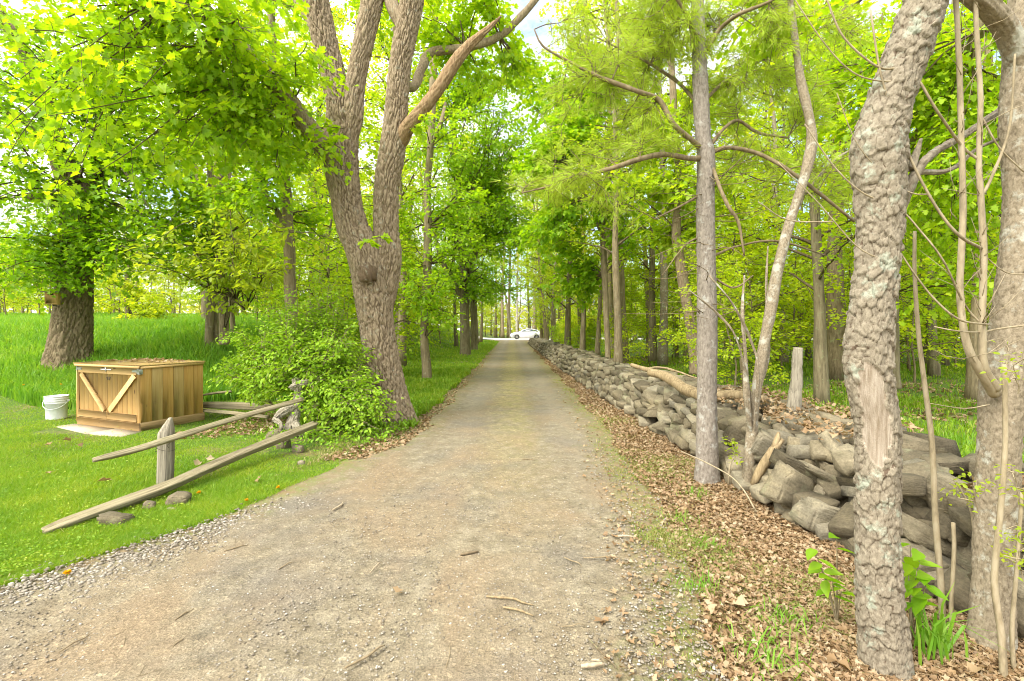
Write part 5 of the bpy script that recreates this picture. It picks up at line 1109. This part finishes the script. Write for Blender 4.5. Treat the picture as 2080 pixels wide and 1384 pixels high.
# beyond the crossing road
scatter(26, (-34, 34), (77, 105), TALL + BARE, 'woodland_tree', 'trees beyond the crossing road', 'tall tree beyond the road that crosses the end of the drive', 2.5, .8, 1.15)
scatter(24, (-30, 30), (75, 90), UNDER, 'woodland_sapling', 'low trees beyond the crossing road', 'low leafy tree beyond the road that crosses the end of the drive', 1.8, 1.2, 1.9)
scatter(9, (-10, 10), (76, 86), TALL, 'woodland_tree', 'trees beyond the crossing road', 'tall tree beyond the road that crosses the end of the drive', 1.8, 1.45, 1.9)
# the far woods that read as one mass
fw = MB(); g = np.random.default_rng(9); n = 26000
ang = g.uniform(-.95, .95, n); rad_ = g.uniform(95, 135, n); hh = (5 + 5 * (sines(np.stack([ang * 14, rad_ * .04], -1), 4, 5) * .5 + .5)); zz = g.uniform(0, 1, n) ** .8 * hh
place(fw, 'rhomb', np.stack([np.sin(ang) * rad_, np.cos(ang) * rad_, zz], -1), .75, g, tilt=.9)
tag(fw.build('far_woods', LEAF_DULL), 'far mass of pale green woods closing the view beyond the road and meadow', 'woods', kind='stuff')

# ------------------------------------------------------------------ flowering shrub between the bin and the maple
SH = P(640, 850, 7.4); SH[2] = zg(SH[0], SH[1]); root = empty('flowering_shrub', SH, 0, 'big rounded green shrub with tiny white flowers spilling over the end of the rail fence', 'shrub')
tw, lv, fl = MB(), MB(), MB(); g = np.random.default_rng(99)
src = np.array([(0, 0, .1), (.3, .1, .2), (-.4, .2, .2), (-.8, .3, .3), (.1, .1, .5), (-.3, .1, .7), (-.9, .3, .6)])
for c, rad, nb, sp in (((620, 720, 7.2), (.75, .6, .60), 44, 14), ((560, 680, 7.6), (.75, .6, .45), 36, 14), ((510, 745, 7.7), (.5, .5, .36), 17, 12), ((690, 740, 6.9), (.45, .4, .45), 24, 13), ((730, 810, 6.7), (.38, .35, .30), 22, 12), ((640, 620, 7.6), (.6, .5, .38), 28, 13), ((660, 800, 6.8), (.5, .35, .3), 18, 12), ((760, 850, 6.5), (.22, .25, .14), 8, 9), ((560, 780, 7.1), (.5, .4, .22), 16, 12), ((650, 870, 6.5), (.12, .2, .10), 4, 6)):
    blob(tw, lv, src, P(*c) - SH, rad, nb, rng=g, sprays=sp, r0=.009, r1=.0025, leaf=.058, nleaf=13, kind='oval', spread=.24, seg=4)
lv.build('leaves', LEAF_SHRUB, root); tw.build('stems', TWIG, root, rid=True)
LV = np.concatenate(lv.V); pick = LV[g.integers(0, len(LV), 900)]; pick = pick[pick[:, 1] < .25][:230]
C = np.repeat(pick, 4, 0) + g.normal(0, .015, (len(pick) * 4, 3)) + (0, -.03, .02); place(fl, 'rhomb', C, .016, g)
tag(fl.build('flowers', PETAL, root), kind='stuff')
# low leafy growth at its foot and at the foot of the maple
gc = MB(); n = 5200; q = np.stack([g.uniform(-3.4, -1.55, n), g.uniform(5.6, 9.5, n)], -1); kp = (q[:, 0] < ledge(q[:, 1]) - .05) & (g.random(n) < sst(5.5, 6.8, q[:, 1])); q = q[kp]
place(gc, 'oval', np.stack([q[:, 0], q[:, 1], zg(q[:, 0], q[:, 1]) + g.uniform(.01, .16, len(q))], -1), .045, g, tilt=.7)
tag(gc.build('ground_cover', LEAF_SHRUB), 'low leafy weeds at the foot of the massive maple and shrub', 'ground cover', kind='stuff')

# ------------------------------------------------------------------ grass
def zone(n, x0, x1, y0, y1, g): return np.stack([g.uniform(x0, x1, n), g.uniform(y0, y1, n)], -1)
def persp(n, y0, y1, xl, xr, g, p=2.0):
    """points denser towards the viewer"""
    u = g.uniform(0, 1, n); y_ = (y0 ** (1 - p) + u * (y1 ** (1 - p) - y0 ** (1 - p))) ** (1 / (1 - p)); a, b_ = xl(y_), xr(y_)
    return np.stack([a + (b_ - a) * g.uniform(0, 1, n), y_], -1)
g = np.random.default_rng(4)
FENX = lambda y_: np.interp(y_, [2.5, 3.5, 4.6, 6.6], [-3.6, -3.5, -3.3, -2.7])
lb = MB(); q = persp(330000, 2.3, 11, lambda y_: -y_ * 1.1 - .3, lambda y_: ledge(y_) + .03, g, 1.8)
h = .035 + .02 * sines(q, 5, 4, .9); w = .0035 + .0011 * q[:, 1]
inb = (lambda X, Y: (lambda a, b_: (a > -.05) & (a < Ws) & (b_ > 0) & (b_ < Lf))((X - BC[0]) * ca + (Y - BC[1]) * sa, -(X - BC[0]) * sa + (Y - BC[1]) * ca))(q[:, 0], q[:, 1])
thin = (q[:, 0] > -3.1) & (q[:, 1] > 5.7) & (g.random(len(q)) < .75)
slabz = (np.abs(q[:, 1] - 7.1) < .28) & (q[:, 0] > -6.85) & (q[:, 0] < -5.42) & (q[:, 1] < 7.0 - (q[:, 0] + 5.39) * .4)
q_ = ~(inb | thin | slabz); q, h, w = q[q_], h[q_], w[q_]; blades(lb, q, h, w, g, .7)
cw = persp(5200, 2.4, 9, lambda y_: -y_ * 1.1, lambda y_: ledge(y_) - .1, g, 1.8); cw = cw[sines(cw * 1.7, 51, 4) > .0]
place(lb, 'oval', np.stack([cw[:, 0], cw[:, 1], zg(cw[:, 0], cw[:, 1]) + g.uniform(.03, .055, len(cw))], -1), .012 + .002 * cw[:, 1], g, droop=0, tilt=.5)
tag(lb.build('lawn_grass', GRASS_LAWN), 'short bright green mown lawn on the left side', 'lawn', kind='stuff')
mb_ = MB(); q = persp(120000, 8.6, 40, lambda y_: -y_ * 1.12 - 1, lambda y_: -3.2 - .28 * (y_ - 8), g, 1.7); q = q[(q[:, 1] > 9.2 + .5 * np.sin(q[:, 0])) | (q[:, 0] > -4)]
blades(mb_, q, .30 + .12 * sines(q * .6, 7, 4), .008 + .0014 * q[:, 1], g, .35, two=True)
tag(mb_.build('meadow_grass', GRASS_TALL), 'tall fresh green meadow grass rising behind the storage bin', 'meadow', kind='stuff')
vg = MB(); q = persp(60000, 7.2, 62, lambda y_: np.maximum(-3.2 - .28 * (y_ - 7), -9), lambda y_: ledge(y_) - .02, g, 1.7)
blades(vg, q, .13 + .08 * sines(q, 9, 4), .006 + .0014 * q[:, 1], g, .5, two=True)
tag(vg.build('verge_grass', GRASS_LAWN), 'rough green grass on the left verge of the drive', 'grass', kind='stuff')
wg = MB(); q = persp(120000, 4.5, 62, lambda y_: wbase(y_) + 1.2, lambda y_: np.minimum(y_ * 1.12 + 1, 45), g, 1.6)
dens = sst(-.3, .2, sines(q * .35, 12, 5)) * sst(6.5, 10, q[:, 1]) + .12; q = q[g.random(len(q)) < dens]
blades(wg, q, .13 + .06 * sines(q, 13, 4), .007 + .0013 * q[:, 1], g, .45, two=True)
tag(wg.build('woodland_grass', GRASS_LAWN), 'patchy bright grass on the floor of the woods beyond the stone wall', 'grass', kind='stuff')
# dry grass tufts along the right edge of the drive and the fence line
dg = MB(); q = persp(110000, 1.6, 14, lambda y_: redge(y_) - .25, lambda y_: np.minimum(wbase(y_) - .02, redge(y_) + 1.3), g, 2.2)
f = 1.5 * sines(q * 1.9, 21, 6) + .30 * np.exp(-((q[:, 0] - redge(q[:, 1]) - .22) / .45) ** 2); q = q[g.random(len(q)) < .10 + sst(.12, .6, f) * .85]
blades(dg, q, .04 + .02 * sines(q * 2, 22, 3), .004 + .0008 * q[:, 1], g, 1.0, two=True)
q = persp(26000, 2.2, 7, lambda y_: FENX(y_) - .15, lambda y_: FENX(y_) + .9, g, 1.8); q = q[g.random(len(q)) < sst(-.1, .5, sines(q * 1.6, 25, 4))]
blades(dg, q, .07, .004 + .0008 * q[:, 1], g, 1.1, two=True)
tag(dg.build('dry_grass', GRASS_DRY), 'straw mixed tufts of grass along the right edge of the drive and the fence line', 'dry grass', kind='stuff')
def clump(x, y_, n, h, w, label, mat=GRASS_TALL, sp=.05, lean=.3, seed=1):
    g2 = np.random.default_rng(seed); b = MB(); q = g2.normal(0, sp, (n, 2)); blades(b, q, h, w, g2, lean, z=np.zeros(n), two=True)
    o = b.build('grass_clump', mat); o.location = (x, y_, float(zg(x, y_))); tag(o, label, 'grass clump', 'grass clumps at the right'); return o
for k, (px, py, n, h, w, sp, lab) in enumerate([(1895, 1335, 46, .30, .015, .05, 'tall broad bladed green grass clump between the cherry and the speckled tree'), (1435, 1115, 70, .11, .006, .06, 'small grass clump nearest the drive among the dead leaves'),
        (1420, 1200, 70, .11, .006, .05, 'small grass clump at the right edge of the drive, low in the view'), (1600, 1275, 80, .11, .007, .07, 'light green grass clump in the dead leaves left of the cherry'), (1560, 1340, 90, .12, .007, .09, 'wide flattened grass clump at the bottom left of the cherry'),
        (1415, 1010, 70, .11, .006, .07, 'grass clump at the left foot of the pine'), (1385, 1060, 70, .09, .006, .07, 'flattened grass clump just below the pine towards the drive'), (1945, 945, 60, .22, .008, .09, 'dark green grass clump behind the wall left of the speckled tree')]):
    d = gd(py) if k != 7 else 6.2; c = P(px, py, d); clump(c[0], d, n, h, w, lab, sp=sp, lean=.35 if k in (0, 7) else .8, seed=k + 1)
# broad leaved seedlings at the foot of the cherry
def seedling(x, y_, label, spec, d):
    o0 = np.array((x, y_, float(zg(x, y_)))); r_ = empty('seedling', o0, 0, label, 'seedling'); b, lv = MB(), MB(); g2 = np.random.default_rng(int(spec[0][0]))
    for (px, py, n) in spec:
        e = P(px, py, d) - o0; tube(b, [(0, 0, 0), e * .5 + (0, 0, .03), e], [.004, .003, .0015], 6, step=.03)
        for k in range(n):
            t = 1 - .13 * k; c = e * t + (0, 0, .01); a = (1 if k % 2 else -1); fw_ = np.array([(a * .9 + (px - 1760) * .002 * (k == 0), -.5, .15)])
            place(lv, 'ovate', c[None], .095, g2, droop=.1, tilt=.3, fwd=fw_)
    b.build('stem', SPROUT, r_, smooth=True); lv.build('leaves', BIGLEAF, r_)
c = P(1700, 1290, 2.45); seedling(c[0], c[1], 'bright green broad leaved seedling at the left side of the cherry', [(1655, 1120, 4), (1668, 1150, 3), (1690, 1180, 4), (1700, 1095, 2), (1710, 1200, 2)], 2.3)
c = P(1850, 1330, 2.3); seedling(c[0], c[1], 'bright green broad leaved seedling at the right side of the cherry', [(1850, 1110, 3), (1868, 1125, 3), (1845, 1150, 3), (1885, 1180, 4), (1850, 1200, 3), (1862, 1160, 3)], 2.18)

# ------------------------------------------------------------------ old leaves, pebbles, twigs
g = np.random.default_rng(6); dl = MB()
q = persp(80000, 1.6, 34, lambda y_: redge(y_) + .02, lambda y_: wbase(y_) + .12, g, 1.9); f = sst(-.25, .55, .8 * sines(q * 1.3, 31, 5) + 1.5 * (q[:, 0] - redge(q[:, 1]) - .10)); q = q[g.random(len(q)) < .30 + .7 * f]
s_ = .023 + .0019 * q[:, 1]
place(dl, 'maple_low', np.stack([q[:, 0], q[:, 1], zg(q[:, 0], q[:, 1]) + g.uniform(.004, .03, len(q))], -1), s_, g, droop=0, tilt=.55, curl=.10)
q = persp(700, 1.8, 30, lambda y_: redge(y_) - .5, lambda y_: redge(y_) + .05, g, 1.9); place(dl, 'maple_low', np.stack([q[:, 0], q[:, 1], 0 * q[:, 0] + .03], -1), .03, g, droop=0, tilt=.4, curl=.1)
q = zone(1500, 2.5, 3.6, 2.4, 7, g); q = q[sines(q * 2, 33, 4) > -.1]; place(dl, 'maple_low', np.stack([q[:, 0], q[:, 1], np.interp(q[:, 1], [2.4, 7], [.60, .66]) + g.uniform(-.03, .03, len(q))], -1), .05, g, droop=0, tilt=.5, curl=.1)
q = zone(9000, 3.2, 14, 5, 26, g); q = q[sines(q * .5, 34, 4) > -.05]; place(dl, 'maple_low', np.stack([q[:, 0], q[:, 1], zg(q[:, 0], q[:, 1]) + .03], -1), .085, g, droop=0, tilt=.5, curl=.1)
q = zone(1500, -4.9, -2.6, 6.6, 9.4, g); q = q[sines(q * 1.5, 35, 4) > -.25]; place(dl, 'maple_low', np.stack([q[:, 0], q[:, 1], zg(q[:, 0], q[:, 1]) + g.uniform(.01, .04, len(q))], -1), .055, g, droop=0, tilt=.5, curl=.1)
q = persp(2600, 5.5, 40, lambda y_: ledge(y_) - .35, lambda y_: ledge(y_) + .22, g, 1.9); place(dl, 'maple_low', np.stack([q[:, 0], q[:, 1], zg(q[:, 0], q[:, 1]) + .02], -1), .045, g, droop=0, tilt=.5, curl=.1)
q = np.array([P(a, b_, gd(b_))[:2] for a, b_ in ((142, 900), (104, 909), (160, 909), (110, 968), (224, 984), (405, 945), (523, 982), (420, 943), (800, 1218), (1690, 1360), (1985, 1372), (1450, 1245), (1500, 1250))])
place(dl, 'maple_low', np.stack([q[:, 0], q[:, 1], 0 * q[:, 0] + .045], -1), .075, g, droop=0, tilt=.4, curl=.1)
tag(dl.build('dead_leaves', DEAD_LEAF), 'carpet of dry brown leaves between the drive and the stone wall', 'dead leaves', kind='stuff')
# loose stones
V1, F1 = ICO[1]; pb = MB()
PEB = M('pebble'); PEB.col(PEB.ramp(PEB.island(), [(0, (.15, .125, .09)), (.4, (.22, .19, .145)), (.8, (.30, .265, .21)), (1, (.44, .40, .34))])); PEB = PEB.m
def pebbles(q, s):
    n = len(q); s = s * g.uniform(.4, 1.5, n) ** 1.2; sc3 = np.stack([s * g.uniform(.7, 1.3, n), s * g.uniform(.7, 1.3, n), s * g.uniform(.35, .7, n)], -1)
    a = g.uniform(0, 6.28, n); v = V1[None] * sc3[:, None] * g.uniform(.8, 1.15, (n, len(V1), 1)); x = v[..., 0] * np.cos(a)[:, None] - v[..., 1] * np.sin(a)[:, None]; y_ = v[..., 0] * np.sin(a)[:, None] + v[..., 1] * np.cos(a)[:, None]
    W = np.stack([x + q[:, 0:1], y_ + q[:, 1:2], v[..., 2] + (zg(q[:, 0], q[:, 1]) + .019 + .2 * s)[:, None]], -1)
    pb.add(W.reshape(-1, 3), (F1[None] + (np.arange(n) * len(V1))[:, None, None]).reshape(-1, 3))
q = persp(16000, 2.0, 4.6, lambda y_: ledge(y_) - .15, lambda y_: ledge(y_) + .9, g, 1.5); q = q[g.random(len(q)) < np.exp(-((q[:, 0] - ledge(q[:, 1]) - .22) / .26) ** 2) * sst(4.5, 3.4, q[:, 1]) * sst(-.6, .5, sines(q * 2.2, 41, 4))]; pebbles(q, .0085)
q = persp(15000, 1.6, 9, lambda y_: ledge(y_) + .05, lambda y_: redge(y_) + .05, g, 2.2); pebbles(q, .0045)
q = persp(2000, 1.8, 6, lambda y_: redge(y_) - .4, lambda y_: redge(y_) + .02, g, 2.); pebbles(q, .006)
tag(pb.build('pebbles', PEB), 'loose pale pebbles scattered on the drive and thick along its left edge', 'pebbles', kind='stuff')
# twigs, chips one by one
tws = [(700, 1370, 782, 1323, 4.0, TWIG, 'long brown stick on the drive at the bottom middle of the view'), (988, 1222, 1083, 1240, 3.6, DEADWOOD, 'straight tan stick on the drive, upper of the pair in the middle right'),
 (1022, 1244, 1083, 1262, 3.6, DEADWOOD, 'short split stick just below the straight tan one on the drive'), (935, 1136, 972, 1130, 4.2, BARK_OLD, 'stubby reddish brown bark piece in the middle of the drive'),
 (752, 1172, 776, 1150, 2.4, EXPOSED, 'short pale straight stick left of the middle of the drive'), (118, 1338, 182, 1300, 2.2, TWIG, 'thin straight twig at the lower left of the drive'), (355, 1270, 393, 1246, 2.2, TWIG, 'thin dark twig on the left part of the drive'),
 (350, 1326, 372, 1308, 1.8, TWIG, 'tiny twig on the left part of the drive near the bottom'), (566, 1165, 596, 1150, 1.8, TWIG, 'small thin twig left of the short pale stick'), (455, 1128, 505, 1115, 1.8, TWIG, 'thin twig near the pebbly left edge of the drive'),
 (1185, 1142, 1262, 1142, 2.2, TWIG, 'thin level twig across the right part of the drive'), (1145, 1140, 1182, 1160, 2.0, TWIG, 'short slanting twig just left of the level one on the drive'), (1245, 1075, 1300, 1062, 1.8, TWIG, 'thin twig at the right edge of the drive above the white chip'),
 (1195, 1308, 1252, 1370, 3.0, BARK_OLD, 'forked brown twig at the bottom right of the drive'), (1222, 1205, 1262, 1222, 1.8, TWIG, 'thin curved twig at the right above the forked one'), (1140, 1283, 1188, 1281, 1.6, TWIG, 'fine bent twig on the right part of the drive'),
 (676, 1043, 697, 1028, 3.0, EXPOSED, 'pale splintered chip on the left half of the drive far up'), (1255, 1098, 1286, 1100, 3.4, EXPOSED, 'flat whitish wood chip at the right edge of the drive'), (1180, 1368, 1228, 1364, 7.0, EXPOSED, 'largest whitish wood chip at the bottom right of the drive'),
 (1202, 1353, 1222, 1358, 4.0, EXPOSED, 'small whitish chip beside the largest one at the bottom right'), (1060, 938, 1086, 940, 1.6, TWIG, 'fine twig across the far middle of the drive'), (905, 1370, 912, 1320, 1.4, TWIG, 'fine upright looking twig at the bottom middle right')]
for px0, py0, px1, py1, w, mt, lab in tws:
    a = P(px0, py0, gd(py0)); c = P(px1, py1, gd(py1)); rr_ = px_r(w, (a[1] + c[1]) / 2) / 2 * 1.3; z0 = .022 + rr_; a[2] = c[2] = z0; m_ = (a + c) / 2 + g.normal(0, .02, 3) * np.linalg.norm(c - a) * 2; m_[2] = z0 + .004
    b = MB(); tube(b, [a - a, (a + m_) / 2 - a, m_ - a, (c + m_) / 2 - a + g.normal(0, .004, 3), c - a], [rr_ * .8, rr_, rr_, rr_ * .9, rr_ * .5], 8, d_rough(.0006, 3), step=.02)
    if 'forked' in lab: tube(b, [(m_ + a) / 2 - a, (m_ + a) / 2 - a + np.array((.03, .06, .005))], [rr_ * .7, rr_ * .3], 6)
    o = b.build('wood_chip' if mt is EXPOSED else 'twig', mt, rid=True); o.location = [float(v) for v in a]; tag(o, lab, 'wood chip' if mt is EXPOSED else 'twig', 'twigs and chips lying on the drive')
fs = MB()
for _ in range(420):
    y_ = 1.8 * (12 / 1.8) ** g.random(); x_ = g.uniform(float(ledge(y_)), float(redge(y_)) + .6); a = g.uniform(0, 3.14); ln = g.uniform(.02, .09); z0 = float(zg(x_, y_)) + .026
    tube(fs, [(x_, y_, z0), (x_ + ln * math.cos(a), y_ + ln * math.sin(a), z0 + g.uniform(0, .006))], [.0014, .0008], 3)
tag(fs.build('twig_litter', TWIG), 'fine broken twigs littering the gravel of the drive', 'twig litter', kind='stuff')
# dandelions
for k, (px, py, lab) in enumerate([(137, 1178, 'yellow dandelion on the pebbles at the left edge of the drive'), (501, 1028, 'yellow dandelion at the grass edge of the drive'), (565, 1001, 'yellow dandelion in the verge grass below the fence, farther one'), (48, 762, 'yellow dandelion at the edge of the meadow left of the bin'), (124, 768, 'yellow dandelion in the tall grass above the bucket'), (404, 1006, 'yellow dandelion beside the pale rounded rock')]):
    d = gd(py) if py > 900 else 9.3; c = P(px, py, d); o0 = np.array((c[0], d, float(zg(c[0], d)))); r_ = empty('dandelion', o0, 0, lab, 'dandelion', 'dandelions')
    hgt = .04 if py > 900 else .3; b = MB(); tube(b, [(0, 0, 0), (0, 0, hgt)], [.002, .002], 5); b.build('stem', BIGLEAF, r_)
    b = MB(); th = np.linspace(0, 2 * math.pi, 30, endpoint=False); C = np.zeros((60, 3)); C[:, 2] = hgt; fwd = np.stack([np.cos(np.tile(th, 2)), np.sin(np.tile(th, 2)), np.repeat([.15, .9], 30)], -1); place(b, 'rhomb', C, .02, g, droop=0, fwd=fwd); b.build('flower_head', YELLOW, r_)
